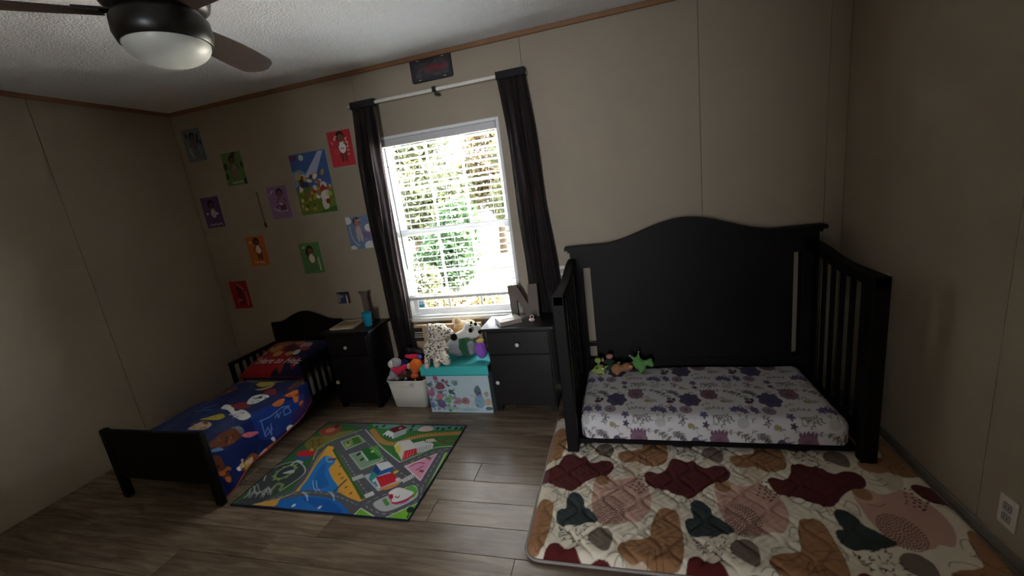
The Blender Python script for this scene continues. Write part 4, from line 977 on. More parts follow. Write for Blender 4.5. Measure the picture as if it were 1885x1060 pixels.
obj('pillow_front', gridmesh('pillow_front', pil(U, V, 1), cv.a[gy, gx]), vmat('fleece', .95), pt)
obj('pillow_back', gridmesh('pillow_back', pil(U, V, -1)*1.0, np.broadcast_to(lin((40, 40, 84)), U.shape+(3,)), True), vmat('fleece', .95), pt)
b = text_mesh([('Here to Help!', 0, 0, 0, .30)], .35)
bmesh.ops.subdivide_edges(b, edges=[e for e in b.edges if e.calc_length() > .06], cuts=2)
for v in b.verts:
    u_, v_ = min(.97, max(-.97, v.co.x*.86+.10)), v.co.y*1.35-.46
    q = pil(np.array(u_), np.array(v_), 1); v.co = Vector(q)+Vector((0, -.0008, .0022))
tl = obj('lettering', b, mat('pillow_ink', (214, 206, 206), .8), pt)

# ================================================================== NIGHTSTANDS
m_knob = mat('knob_pale', (206, 198, 190), .3)
def nightstand(label, x0, x1, yf, yb, H):
    t = thing('nightstand', label, 'nightstand', ((x0+x1)/2, (yf+yb)/2, 0), 'pair of dark nightstands beside the window')
    i = .035
    obj('top', box(x0, x1, yf-.022, yb, H-.020, H, .004), m_esp2, t)
    obj('body', box(x0+i, x1-i, yf, yb-.008, .045, H-.0205), m_esp2, t)
    for xx in (x0+i+.002, x1-i-.042):
        for yy in (yf+.004, yb-.05): obj('foot', box(xx, xx+.04, yy, yy+.04, 0, .046), m_esp2, t)
    d = obj('drawer', box(x0+i+.006, x1-i-.006, yf-.014, yf-.0005, H-.185, H-.032, .002), m_esp2, t)
    cx = (x0+x1)/2; kn = [(0, 0), (.008, 0), (.006, .010), (.013, .016), (.015, .022), (.012, .028), (0, .030)]
    def knob(x, z, par):
        b = lathe(kn, 16); bmesh.ops.rotate(b, verts=b.verts, cent=(0, 0, 0), matrix=Matrix.Rotation(PI/2, 3, 'X')); bmesh.ops.translate(b, verts=b.verts, vec=(x, yf-.0135, z))
        obj('knob', b, m_knob, par, True)
    knob(cx, H-.115, d)
    dd = obj('door', box(x0+i+.006, x1-i-.006, yf-.014, yf-.0005, .052, H-.195, .002), m_esp2, t)
    knob(x0+i+.045, .235, dd)
    return t
nightstand('dark nightstand between the toddler bed and the left curtain', -2.276, -1.842, 2.55, 2.842, .632)
nightstand('dark nightstand between the toy box and the crib', -.972, -.470, 2.53, 2.795, .622)

# ================================================================== PLAY RUG
rz = zoomf(420, 760, 4.098)
RX0, RX1, RY0, RY1 = -2.208, -1.097, 1.497, 2.330
def RP(l): return [onz(*rz(a, b), .006)[:2] for a, b in l]
cv = Canvas(RX0, RX1, RY0, RY1, .0030, (96, 97, 106))
W_ = (226, 226, 222)
def rp(l, c_, al=1.0): cv.poly(RP(l), c_, al)
def rb(l, c_, al=1.0): cv.blob(RP(l), c_, al)
def rl(l, wd, c_, sm=True, al=1.0): cv.line(cr(RP(l), 6, False) if sm else RP(l), wd, c_, al)
def re(a, b, rx, ry, c_, al=1.0): p = RP([(a, b)])[0]; cv.el(p[0], p[1], rx, ry, c_, 0, al)
# left green side
rp([(745, 60), (1030, 110), (860, 175), (720, 250), (655, 310), (610, 400), (560, 480), (480, 580), (180, 690), (20, 700)], (58, 112, 62))
rb([(690, 180), (800, 150), (960, 130), (860, 170), (740, 230), (640, 260), (600, 230)], (132, 128, 66)); rb([(600, 190), (720, 180), (730, 250), (640, 280), (580, 250)], (128, 118, 58))
for l in ([(610, 220), (700, 200)], [(620, 240), (710, 230)], [(640, 200), (640, 260)], [(680, 195), (690, 250)]): rl(l, .006, (96, 84, 40), False)
rb([(690, 130), (770, 95), (850, 90), (850, 130), (780, 170), (700, 165)], (150, 80, 58)); re(770, 130, .035, .03, (196, 120, 96)); re(820, 100, .02, .02, (100, 44, 40))
rb([(520, 300), (580, 280), (650, 285), (655, 310), (600, 325), (530, 325)], (206, 40, 54)); rb([(500, 340), (560, 325), (620, 335), (600, 355), (520, 360)], (60, 96, 150)); rl([(620, 290), (630, 270), (640, 285)], .006, (216, 180, 70))
rb([(310, 430), (420, 375), (530, 370), (580, 420), (560, 480), (400, 590), (200, 690), (60, 690), (180, 580)], (72, 78, 80))
rl([(270, 510), (300, 450), (400, 390), (520, 370), (580, 420), (550, 480), (390, 590)], .007, (190, 200, 180))
p = RP([(430, 445)])[0]
t = np.linspace(0, 2*PI, 60); cv.line(np.stack([p[0]+.052*np.cos(t), p[1]+.062*np.sin(t)], -1), .016, (142, 160, 100)); cv.el(p[0], p[1], .043, .052, (60, 70, 82))
for k in range(10): cv.el(p[0]+.062*math.cos(k*.628), p[1]+.074*math.sin(k*.628), .007, .007, (150, 170, 110))
rb([(410, 455), (480, 430), (500, 440), (470, 455)], (196, 206, 206)); rl([(480, 390), (520, 360), (560, 375)], .012, (200, 206, 206)); rl([(330, 580), (370, 535), (410, 545), (390, 575)], .018, (132, 150, 96))
rr = random.Random(4)
for k in range(9):
    a0, b0 = 130+rr.random()*150, 640-rr.random()*20; rl([(a0, b0), (a0+30*rr.random()+20, b0-40-60*rr.random()), (a0+60, b0-20)], .004, (186, 192, 192), True, .8)
rl([(120, 640), (180, 600), (240, 600), (300, 560)], .010, (170, 176, 178), True, .8)
# beach and river
rp([(755, 250), (790, 250), (1030, 650), (975, 678), (840, 600), (505, 592), (600, 480), (690, 330)], (224, 166, 70))
rb([(740, 322), (800, 345), (800, 380), (760, 420), (785, 490), (830, 560), (800, 612), (660, 600), (540, 590), (600, 500), (660, 400), (700, 350)], (44, 126, 206))
rb([(700, 400), (740, 380), (730, 460), (760, 540), (700, 570), (640, 560), (660, 470)], (30, 96, 184), .7); rb([(740, 325), (790, 345), (780, 375), (740, 365)], (120, 190, 226), .6)
rp([(750, 345), (820, 340), (815, 355), (755, 360)], (110, 70, 110)); rl([(780, 610), (890, 505)], .012, (60, 84, 96), False)
for a, b_ in ((840, 460), (860, 490), (890, 560), (925, 605), (850, 400)): re(a, b_, .008, .010, (140, 110, 50))
rp([(180, 692), (400, 640), (360, 706)], (224, 166, 70))
rb([(370, 690), (410, 640), (560, 622), (800, 650), (905, 745), (870, 760), (600, 735), (360, 708)], (36, 112, 196)); rb([(560, 640), (760, 660), (860, 745), (700, 730)], (24, 88, 174), .7)
re(495, 697, .010, .012, W_); re(690, 712, .010, .012, W_)
rp([(400, 612), (600, 580), (790, 598), (1000, 672), (960, 704), (780, 640), (590, 622), (400, 650)], (96, 97, 106))
cv.dashes(cr(RP([(200, 690), (420, 625), (600, 600), (790, 618), (970, 690)]), 8, False), .003, (190, 190, 190), .02, .02)
for x0_ in (590, 790): rl([(x0_-30, 595), (x0_, 625), (x0_+10, 660)], .004, (214, 220, 226)); rl([(x0_-10, 595), (x0_+15, 630)], .003, (214, 220, 226))
for x0_ in (640, 665): rl([(x0_, 510), (x0_+5, 560), (x0_+30, 590)], .003, (200, 220, 236))
rl([(800, 275), (870, 400), (940, 510), (1015, 640)], .022, (64, 110, 52)); rl([(812, 275), (882, 400), (952, 510), (1027, 640)], .004, (110, 116, 90))
# blocks
rp([(845, 215), (985, 165), (1038, 215), (888, 282)], (168, 186, 160)); rp([(858, 216), (982, 174), (1024, 214), (892, 272)], (120, 150, 98)); rp([(930, 190), (985, 180), (1005, 225), (950, 238)], (70, 116, 44)); rp([(880, 225), (930, 212), (920, 252), (890, 262)], (176, 180, 120)); re(905, 225, .010, .012, (40, 60, 40))
rp([(908, 312), (1125, 250), (1175, 360), (1000, 432)], (168, 186, 160)); rp([(925, 316), (1115, 262), (1155, 355), (1006, 418)], (136, 160, 134)); rp([(1000, 275), (1060, 262), (1150, 340), (1060, 362)], (46, 118, 60)); rp([(1060, 262), (1125, 245), (1165, 330), (1150, 340)], (90, 160, 80)); rp([(1005, 285), (1060, 355), (1050, 365), (1000, 300)], (196, 220, 206)); re(985, 310, .012, .02, (50, 66, 56)); re(1010, 350, .012, .016, (60, 74, 62)); re(1090, 290, .012, .012, (196, 206, 90))
rp([(1020, 472), (1180, 420), (1325, 512), (1130, 592)], (190, 192, 196)); rp([(1080, 440), (1150, 435), (1100, 540), (1060, 500)], (62, 150, 150)); rp([(1115, 388), (1150, 435), (1130, 470), (1090, 440)], (30, 70, 140)); rp([(1150, 435), (1245, 402), (1225, 440), (1130, 475)], (36, 96, 168)); rp([(1115, 385), (1205, 363), (1248, 402), (1152, 436)], (226, 226, 226))
rp([(1115, 485), (1235, 450), (1300, 502), (1150, 562)], (206, 42, 56)); 
for k in range(4): rl([(1150+28*k, 478-8*k), (1180+28*k, 535-8*k)], .003, (150, 26, 40), False)
rp([(1085, 510), (1115, 485), (1150, 562), (1125, 570)], (206, 214, 220)); rp([(1095, 525), (1110, 515), (1130, 552), (1120, 558)], (40, 130, 170)); re(1265, 445, .014, .016, (222, 190, 60)); rb([(1140, 570), (1220, 545), (1300, 520), (1260, 555), (1180, 580)], (216, 150, 80)); re(1280, 500, .014, .014, (210, 206, 206))
# railway side
rp([(1050, 112), (1050, 70), (1830, 85), (1700, 255), (1560, 272), (1420, 330), (1300, 372), (1170, 270)], (62, 126, 66)); rp([(1080, 70), (1830, 85), (1790, 120), (1500, 135), (1300, 130), (1100, 110)], (120, 170, 180), .6)
rl([(1090, 130), (1150, 205), (1250, 232), (1380, 190), (1520, 165), (1770, 150)], .040, (186, 150, 84))
tr = cr(RP([(1090, 130), (1150, 205), (1250, 232), (1380, 190), (1520, 165), (1770, 150)]), 6, False)
cum = np.r_[0, np.cumsum(np.hypot(*np.diff(tr, axis=0).T))]
for d in np.arange(.01, cum[-1], .018):
    q = np.array([np.interp(d, cum, tr[:, 0]), np.interp(d, cum, tr[:, 1])]); q2 = np.array([np.interp(d+.004, cum, tr[:, 0]), np.interp(d+.004, cum, tr[:, 1])]); n_ = np.array([-(q2-q)[1], (q2-q)[0]]); n_ /= np.linalg.norm(n_)+1e-9
    cv.line([q-n_*.022, q+n_*.022], .0045, (150, 66, 40))
rp([(1215, 120), (1310, 92), (1355, 112), (1250, 150)], (116, 30, 40)); re(1300, 115, .012, .012, (190, 150, 150)); rp([(1205, 130), (1250, 150), (1245, 195), (1165, 165)], (226, 226, 230)); rp([(1250, 150), (1355, 113), (1340, 155), (1245, 195)], (170, 176, 186))
for k in range(3): rp([(1180+22*k, 160+8*k), (1192+22*k, 164+8*k), (1186+22*k, 180+8*k), (1175+22*k, 172+8*k)], (50, 60, 110))
rb([(1430, 130), (1480, 100), (1540, 105), (1540, 130), (1480, 140)], (226, 196, 200)); 
for a, b_ in ((1380, 125), (1580, 118), (1670, 112), (1720, 115), (1760, 115), (1395, 100), (1620, 122), (1175, 98), (1120, 105)): re(a, b_, .012, .016, (34, 78, 44))
rp([(1280, 215), (1370, 200), (1432, 262), (1330, 288)], (214, 212, 214)); rp([(1330, 288), (1432, 262), (1420, 305), (1310, 362)], (206, 36, 60)); rp([(1250, 250), (1280, 215), (1330, 288), (1310, 360)], (216, 212, 190)); rp([(1252, 255), (1300, 240), (1300, 300), (1270, 300)], (216, 200, 90))
for k in range(4): rl([(1340+22*k, 290-6*k), (1325+22*k, 345-9*k)], .0022, (226, 170, 180), False)
rp([(1400, 225), (1500, 205), (1550, 235), (1540, 270), (1425, 305), (1420, 262)], (206, 208, 212)); rp([(1490, 200), (1560, 190), (1575, 215), (1510, 225)], (210, 200, 200))
for k in range(7): rl([(1430+16*k, 262-4*k), (1428+16*k, 298-5*k)], .003, (70, 76, 90), False)
rl([(1480, 205), (1520, 190), (1565, 195), (1560, 215), (1500, 222), (1480, 205)], .006, (110, 60, 50)); rl([(1560, 195), (1610, 215), (1660, 190), (1715, 210), (1660, 232), (1610, 215)], .010, (120, 66, 48))
# roads
rl([(1035, 125), (1110, 210), (1170, 270), (1295, 372)], .006, (206, 206, 206)); rl([(1295, 372), (1420, 320), (1560, 262), (1700, 250)], .007, (190, 200, 180))
cv.dashes(cr(RP([(960, 150), (1060, 235), (1160, 320), (1260, 420), (1400, 520), (1480, 590)]), 6, False), .003, (190, 190, 192), .02, .022)
cv.dashes(cr(RP([(860, 320), (930, 430), (1000, 540), (1060, 620)]), 6, False), .003, (190, 190, 192), .02, .022)
cv.dashes(cr(RP([(1330, 390), (1480, 320), (1680, 262)]), 6, False), .003, (190, 190, 192), .02, .022)
cv.dashes(cr(RP([(1620, 290), (1540, 420), (1460, 570), (1450, 640), (1330, 720), (1200, 762), (1080, 730), (1040, 690), (1120, 640), (1330, 560)]), 6, False), .003, (190, 190, 192), .02, .022)
rl([(640, 350), (690, 260), (830, 190), (1010, 125)], .005, (196, 200, 180)); rl([(190, 690), (400, 640), (520, 580), (610, 460), (680, 330), (755, 250)], .006, (206, 180, 110))
rp([(1325, 402), (1582, 300), (1450, 516)], (230, 206, 216)); rp([(1345, 404), (1565, 314), (1450, 500)], (222, 150, 186))
for l in ([(1380, 400), (1430, 375), (1480, 380)], [(1420, 430), (1470, 400)], [(1480, 330), (1520, 350)]): rl(l, .008, (150, 70, 110))
for a, b_, c_ in ((1440, 455, (220, 190, 60)), (1465, 440, (60, 90, 160)), (1450, 435, (206, 50, 60)), (1390, 375, (216, 176, 80))): re(a, b_, .008, .010, c_)
rl([(1490, 330), (1530, 345), (1500, 320)], .006, (80, 120, 70))
rp([(1640, 300), (1675, 295), (1515, 575), (1490, 600), (1500, 550)], (120, 186, 60)); rl([(1640, 300), (1490, 600)], .005, (216, 226, 200), False)
rb([(1095, 682), (1210, 620), (1390, 545), (1432, 590), (1405, 650), (1240, 730), (1150, 738)], (190, 192, 196)); rb([(1330, 575), (1390, 548), (1428, 590), (1390, 640), (1340, 610)], (96, 176, 60)); rp([(1160, 655), (1190, 642), (1222, 690), (1190, 702)], (90, 160, 70))
rb([(1250, 690), (1340, 650), (1380, 640), (1330, 680)], (150, 110, 180)); rb([(1212, 605), (1280, 565), (1345, 580), (1402, 605), (1370, 645), (1310, 675), (1240, 685), (1225, 650)], (206, 40, 70)); rb([(1212, 600), (1280, 563), (1345, 578), (1400, 600), (1360, 638), (1300, 664), (1240, 672), (1232, 640)], (232, 230, 230)); rb([(1210, 620), (1240, 612), (1245, 640), (1220, 650)], (206, 40, 70)); rl([(1260, 630), (1280, 640), (1290, 625)], .006, (120, 60, 70))
rp([(950, 772), (1000, 718), (1105, 785)], (120, 186, 60)); rp([(1180, 795), (1455, 668), (1375, 815)], (120, 186, 60)); rl([(945, 772), (1000, 718), (1110, 786)], .005, (216, 226, 200), False); rl([(1180, 793), (1455, 668)], .005, (216, 226, 200), False)
rb([(1345, 735), (1370, 705), (1405, 720), (1400, 745), (1360, 752)], (36, 70, 50)); rl([(1372, 745), (1350, 790)], .008, (40, 60, 46), False)
for (a, b_), (c_, d) in (((940, 500), (1012, 474)), ((1318, 512), (1390, 474)), ((1034, 628), (1092, 604))):
    for k in range(7):
        u = k/6; x_, y_ = a+(c_-a)*u, b_+(d-b_)*u; rl([(x_-4, y_-12), (x_+8, y_+12)], .0055, (230, 230, 226), False)
rx0, rx1, ry0, ry1 = RX0, RX1, RY0, RY1
for l in ([(rx0, ry0), (rx1, ry0)], [(rx1, ry0), (rx1, ry1)], [(rx1, ry1), (rx0, ry1)], [(rx0, ry1), (rx0, ry0)]): cv.line(l, .020, (34, 40, 62))
X, Y = cv.grid()
rug = thing('play_rug', 'colourful town map play rug with roads and a blue river', 'rug', ((RX0+RX1)/2, (RY0+RY1)/2, 0))
obj('printed_pile', gridmesh('printed_pile', np.stack([X, Y, np.full(X.shape, .0062)], -1), cv.a), vmat('rug_pile', .9, .35, 900, .15), rug)
obj('backing', box(RX0, RX1, RY0, RY1, .0004, .0058), mat('rug_backing', (34, 40, 62), .9), rug)

# ================================================================== TOY BOX, BIN, CARDBOARD BOX
tz = zoomf(750, 570, 5.3)
TX0, TX1, TYF, TYB = -1.432, -.958, 2.50, 2.735
def TP(a, b): q = ony(*tz(a, b), TYF); return (q[0], q[2])
tbx = thing('toy_box', 'pale printed toy box with a turquoise lid in front of the window', 'toy box', ((TX0+TX1)/2, (TYF+TYB)/2, 0))
obj('body', box(TX0, TX1, TYF, TYB, .001, .345, .004), mat('toybox_fabric', (176, 196, 202), .85, .03, 20), tbx)
cv = Canvas(TX0, TX1, .002, .345, .003, (178, 200, 206))
rq = random.Random(21)
def tb_(a, b, r, c_, al=1.0, ry=None):
    p = TP(a, b); ry = ry or r; n_ = rq.choice([5, 6, 7]); ph_ = rq.random()*6
    cv.blob([(p[0]+r*(.75+.5*rq.random())*math.cos(2*PI*k/n_+ph_), p[1]+ry*(.75+.5*rq.random())*math.sin(2*PI*k/n_+ph_)) for k in range(n_)], tuple(int(v*.82+24) for v in c_), al*.92)
    for _ in range(3):
        x_, y_ = p[0]+r*rq.uniform(-.6, .6), p[1]+ry*rq.uniform(-.6, .6); cv.el(x_, y_, r*.25, ry*.16, tuple(int(v*rq.choice([.6, .75, 1.15])) if v < 200 else int(v*.8) for v in c_), rq.random()*3, .7)
rr = random.Random(8)
for _ in range(80):
    a, b_ = rr.uniform(215, 480), rr.uniform(700, 980)
    tb_(a, b_, rr.uniform(.005, .015), rr.choice([(70, 110, 90), (96, 150, 110), (110, 90, 140), (86, 110, 160), (150, 84, 120), (120, 140, 170), (60, 84, 90)]), .75)
for a, b_, r, c_ in ((268, 668, .020, (176, 50, 104)), (232, 810, .026, (190, 80, 130)), (318, 745, .034, (120, 40, 56)), (315, 850, .028, (206, 110, 120)), (335, 920, .034, (90, 70, 130)), (405, 880, .024, (110, 170, 90)), (245, 930, .024, (90, 120, 180)), (345, 690, .012, (60, 50, 60)), (375, 710, .012, (150, 60, 90)), (420, 800, .016, (50, 84, 80)), (440, 810, .012, (60, 96, 90)), (205, 730, .010, (40, 70, 74))): tb_(a, b_, r, c_)
for a, b_ in ((210, 735), (225, 720), (430, 790), (455, 815), (400, 740)):
    p = TP(a, b_); cv.el(p[0], p[1], .014, .006, (44, 76, 76), rr.random()*3)
for a, b_, r, c_, ry in ((690, 800, .030, (50, 60, 90), .045), (705, 900, .040, (120, 150, 186), .055), (610, 930, .040, (196, 196, 196), .03), (570, 890, .036, (150, 86, 84), .030), (500, 890, .030, (170, 110, 110), .028), (640, 840, .018, (206, 196, 160), .014), (770, 820, .022, (176, 140, 110), .02), (790, 900, .026, (190, 150, 110), .03), (800, 965, .030, (40, 44, 54), .012), (450, 960, .06, (150, 190, 160), .014), (620, 975, .08, (150, 180, 200), .012)): tb_(a, b_, r, c_, .9, ry)
X, Z = cv.grid(); obj('printed_front', gridmesh('printed_front', np.stack([X, np.full(X.shape, TYF-.0012), Z], -1), cv.a), vmat('print', .55), tbx)
m_lid = mat('lid_turquoise', (62, 186, 184), .8, .04, 40, .2, 300)
b = box(TX0-.022, TX1+.012, TYF-.018, TYB+.01, .346, .366, .006)
bx(b, TX0-.024, TX1+.014, TYF-.021, TYF-.010, .300, .362, .004)
bx(b, TX0-.024, TX0-.013, TYF-.012, TYB+.01, .300, .362, .004)
lid = obj('lid', b, m_lid, tbx)
obj('lid_piping', tube([(TX0-.025, TYB, .302), (TX0-.025, TYF-.022, .302), (TX1+.015, TYF-.022, .302), (TX1+.015, TYF-.022, .36)], .003, 6), mat('lid_edge', (40, 150, 150), .8), lid)

bn = thing('storage_bin', 'white plastic storage bin overflowing with stuffed toys', 'bin', (-1.64, 2.665, 0))
def frustum(bm, x0, x1, y0, y1, z0, X0, X1, Y0, Y1, z1, r0, r1):
    def rr_(a0, a1, b0, b1, r, z):
        o = []
        for cx, cy, s in ((a1-r, b1-r, 0), (a0+r, b1-r, PI/2), (a0+r, b0+r, PI), (a1-r, b0+r, 1.5*PI)):
            o += [(cx+r*math.cos(s+PI/2*k/5), cy+r*math.sin(s+PI/2*k/5), z) for k in range(6)]
        return o
    return rr_(x0, x1, y0, y1, r0, z0), rr_(X0, X1, Y0, Y1, r1, z1)
def bridge(bm, A, B):
    n = len(A)
    for i in range(n): bm.faces.new((A[i], A[(i+1) % n], B[(i+1) % n], B[i]))
bm = bmesh.new()
BX = (-1.775, -1.505, 2.565, 2.745, -1.800, -1.478, 2.545, 2.760)
lo_, hi_ = frustum(bm, BX[0], BX[1], BX[2], BX[3], .001, BX[4], BX[5], BX[6], BX[7], .222, .03, .04)
lo2, hi2 = frustum(bm, BX[0]+.004, BX[1]-.004, BX[2]+.004, BX[3]-.004, .006, BX[4]+.004, BX[5]-.004, BX[6]+.004, BX[7]-.004, .222, .028, .037)
A = [bm.verts.new(p) for p in lo_]; B = [bm.verts.new(p) for p in hi_]; A2 = [bm.verts.new(p) for p in lo2]; B2 = [bm.verts.new(p) for p in hi2]
bridge(bm, A, B); bridge(bm, B, B2); bridge(bm, B2, A2); bm.faces.new(A[::-1]); bm.faces.new(A2)
m_bin = mat('bin_plastic', (222, 220, 208), .45, .01, 10)
bin_ = obj('tub', bm, m_bin, bn, True)
obj('rim', tube([(p[0], p[1], .221) for p in hi_], .007, 8, closed=True), m_bin, bn, True)
obj('handle_lip', prism([(-1.735, .216), (-1.60, .216), (-1.615, .190), (-1.72, .190)], 'y', 2.538, 2.553), m_bin, bn)
obj('latch', box(-1.592, -1.574, 2.530, 2.544, .178, .228, .004), mat('latch_pale', (214, 216, 214), .4), bn)
obj('latch_pin', box(-1.586, -1.580, 2.528, 2.531, .198, .206), mat('slot_dark', (40, 38, 36)), bn)

cb = thing('cardboard_box', 'brown cardboard box with black print under the window sill', 'box', (-1.36, 2.79, 0))
m_card = mat('cardboard', (170, 146, 114), .85, .05, 14)
obj('carton', box(-1.610, -1.060, 2.774, 2.806, .001, .580, .002), m_card, cb)
p0, p1 = ony(*tz(50, 180), 2.773), ony(*tz(165, 305), 2.773)
obj('black_print', box(p0[0], p1[0], 2.7725, 2.7735, p1[2], p0[2]), mat('carton_ink', (34, 28, 24), .8), cb)
for k, b_ in enumerate((228, 250, 270)):
    q = ony(*tz(90, b_), 2.764); obj('white_stripe', box(q[0]-.020, p1[0]+.004, 2.7712, 2.7722, q[2]-.003, q[2]+.003), mat('carton_white', (206, 196, 180), .8), cb)
q = ony(*tz(220, 160), 2.773); obj('black_mark', box(q[0]-.022, q[0]+.022, 2.7725, 2.7735, q[2]-.018, q[2]+.02, .004), mat('carton_ink', (34, 28, 24)), cb)
obj('tape', box(-1.345, -1.30, 2.773, 2.7738, .01, .579), mat('carton_tape', (186, 164, 130), .4), cb)

# ================================================================== STUFFED TOYS
def plushmat(name, rgb, rough=.95): return mat('plush_'+name, rgb, rough, .06, 60, .5, 260, .1, 0, .05)
class Toy:
    """a soft toy traced from a zoom of the photograph; every lump sits on its own depth plane"""
    def __init__(s, name, label, zf, Y, cat='stuffed toy', group=None):
        s.z = zf; s.Y = Y
        s.t = thing(name, label, cat, (0, 0, 0), group); s.first = True; s.minz = 9
    def P(s, a, b, dy=0.0):
        return ony(*s.z(a, b), s.Y+dy)
    def k(s, dy=0.0):
        return float(np.linalg.norm(s.P(1, 0, dy)-s.P(0, 0, dy)))
    def part(s, name, mt, lumps, limbs=(), vox=.0055, par=None):
        bm = bmesh.new()
        for l in lumps:
            a, b, ra, rb = l[:4]; dy = l[4] if len(l) > 4 else 0; rot = l[5] if len(l) > 5 else 0; k = s.k(dy)
            dp = l[6] if len(l) > 6 else min(ra, rb)
            if vox: ra, rb, dp = ra*1.10, rb*1.08, dp*1.08
            ell(bm, tuple(s.P(a, b, dy)), (ra*k, dp*k, rb*k), (0, rot-.12, 0))
        for a0, b0, a1, b1, r0, r1, dy0, dy1 in limbs:
            k = s.k(dy0); limb(bm, s.P(a0, b0, dy0), s.P(a1, b1, dy1), r0*k, r1*k)
        if s.first:
            c = np.mean([v.co for v in bm.verts], axis=0); mnz = min(v.co.z for v in bm.verts)
            s.t.location = (c[0], c[1], mnz); s.first = False
        o = obj(name, bm, mt, par or s.t, True)
        if vox:
            m_ = o.modifiers.new('r', 'REMESH'); m_.mode = 'VOXEL'; m_.voxel_size = vox; m_.use_smooth_shade = True
            m_ = o.modifiers.new('s', 'SMOOTH'); m_.iterations = 4; m_.factor = .5
        return o
zp = zoomf(700, 560, 8.155)
LP = spotted('plush_leopard', (222, 212, 196), (74, 62, 54), 52, .40, stretch=(1, 1, 1.5))
tl_ = Toy('plush_leopard', 'white spotted leopard plush sitting on the turquoise lid', zp, 2.60)
tl_.part('body', LP, [(870, 680, 165, 155, 0, 0, 115), (885, 425, 150, 118, -.01), (1025, 420, 92, 62, -.02, .3), (775, 345, 46, 52, 0), (960, 330, 40, 40, .01)],
         [(800, 640, 745, 800, 62, 48, -.02, -.09), (950, 740, 1020, 840, 70, 60, -.05, -.135), (880, 760, 885, 860, 60, 50, -.06, -.15), (745, 800, 737, 900, 46, 40, -.09, -.15)])
tl_.part('inner_ear', plushmat('tan', (186, 150, 120)), [(782, 375, 24, 32, -.022)], vox=0)
tl_.part('paw', plushmat('paw', (206, 196, 184)), [(885, 900, 42, 52, -.165)], vox=0); tl_.part('paw', plushmat('paw', (206, 196, 184)), [(1042, 862, 42, 45, -.155)], vox=0); tl_.part('paw', plushmat('paw', (206, 196, 184)), [(735, 925, 36, 38, -.16)], vox=0)
tl_.part('nose', plushmat('nosebrown', (70, 50, 46)), [(1088, 400, 16, 12, -.025)], vox=0)

tg = Toy('plush_dog', 'grey plush dog in a green vest with a white spotted face', zp, 2.615)
tg.part('body', plushmat('grey', (146, 148, 154)), [(1190, 665, 150, 128, .02, 0, 100), (1330, 665, 110, 125, .03, 0, 90)],
        [(1210, 735, 1085, 755, 50, 40, -.02, -.06), (1380, 640, 1400, 745, 50, 44, -.03, -.06)])
tg.part('vest', plushmat('green', (52, 96, 64)), [(1315, 655, 118, 132, .012, 0, 98)], vox=.006)
hd = tg.part('head', plushmat('white', (226, 224, 218)), [(1400, 420, 120, 105, -.03, 0, 80)], [(1340, 450, 1180, 505, 68, 48, -.04, -.08), (1330, 340, 1290, 300, 40, 18, -.02, -.0)])
tg.part('nose', plushmat('black', (24, 22, 24)), [(1130, 525, 50, 50, -.10)], vox=0, par=hd)
for a, b_, r in ((1378, 425, 30), (1520, 450, 26), (1390, 310, 18), (1455, 330, 22), (1380, 350, 12)): tg.part('face_spot', plushmat('black', (24, 22, 24)), [(a, b_, r, r*1.1, -.105 if a < 1500 else -.08, .3, r*.5)], vox=0, par=hd)
tpp = Toy('plush_ball', 'purple plush toy with a yellow top beside the nightstand', zp, 2.585)
tpp.part('body', plushmat('purple', (150, 96, 196)), [(1512, 690, 76, 112, 0, 0, 64)])
tpp.part('yellow_cap', plushmat('yellow', (226, 190, 110)), [(1498, 550, 58, 28, -.01)], vox=0)
tc_ = Toy('plush_bear', 'cream and tan plush bear tucked behind the leopard and dog', zp, 2.70)
tc_.part('head', plushmat('cream', (226, 206, 168)), [(1215, 340, 100, 80, 0), (1140, 265, 62, 55, -.01, 0, 25), (1310, 290, 90, 46, .0), (1260, 480, 110, 130, .01, 0, 50)])
tc_.part('muzzle', plushmat('orangetan', (206, 160, 104)), [(1185, 375, 80, 58, -.035)], vox=0)
tc_.part('inner_ear', plushmat('tan', (186, 150, 120)), [(1142, 268, 34, 30, -.03)], vox=0)

zb_ = zoomf(695, 640, 8.838)
t1 = Toy('plush_doll', 'grey and white doll with a pink scarf at the left of the bin', zb_, 2.63)
t1.part('body', plushmat('lightgrey', (170, 168, 172)), [(225, 250, 90, 78, 0), (200, 440, 60, 80, 0), (140, 500, 42, 44, -.02), (270, 515, 40, 36, -.02)], [(200, 330, 200, 420, 50, 50, 0, 0)])
t1.part('face', plushmat('white', (226, 224, 218)), [(165, 268, 58, 62, -.022)], vox=0)
t1.part('scarf', plushmat('hotpink', (216, 48, 84)), [], [(195, 345, 270, 385, 38, 48, -.04, -.05), (270, 385, 370, 310, 48, 44, -.05, -.03)])
t2 = Toy('soft_toy', 'navy blue cloth toy in the middle of the bin', zb_, 2.66)
t2.part('body', plushmat('navy', (40, 52, 116)), [(430, 265, 82, 66, 0), (430, 350, 60, 70, .01)])
t2.part('button', plushmat('navydark', (26, 32, 80)), [(425, 215, 16, 12, -.02)], vox=0)
t3 = Toy('plush_figure', 'orange round-headed plush figure standing in the bin', zb_, 2.625)
t3.part('body', plushmat('orange', (222, 108, 44)), [(628, 285, 88, 95, 0), (610, 450, 62, 44, -.01)], [(620, 360, 612, 430, 40, 46, 0, -.01)])
t3.part('ear', plushmat('peach', (226, 178, 160)), [(508, 295, 34, 50, -.01, .5)], vox=0)
t3.part('belly_band', plushmat('salmon', (214, 104, 80)), [(610, 440, 56, 26, -.03)], vox=0)
t4 = Toy('plush_rocket', 'pink and blue rocket-shaped plush lying across the back of the bin', zb_, 2.685)
t4.part('body', plushmat('hotpink', (216, 48, 84)), [], [(470, 135, 560, 140, 28, 40, 0, 0), (560, 140, 640, 148, 40, 40, 0, 0)])
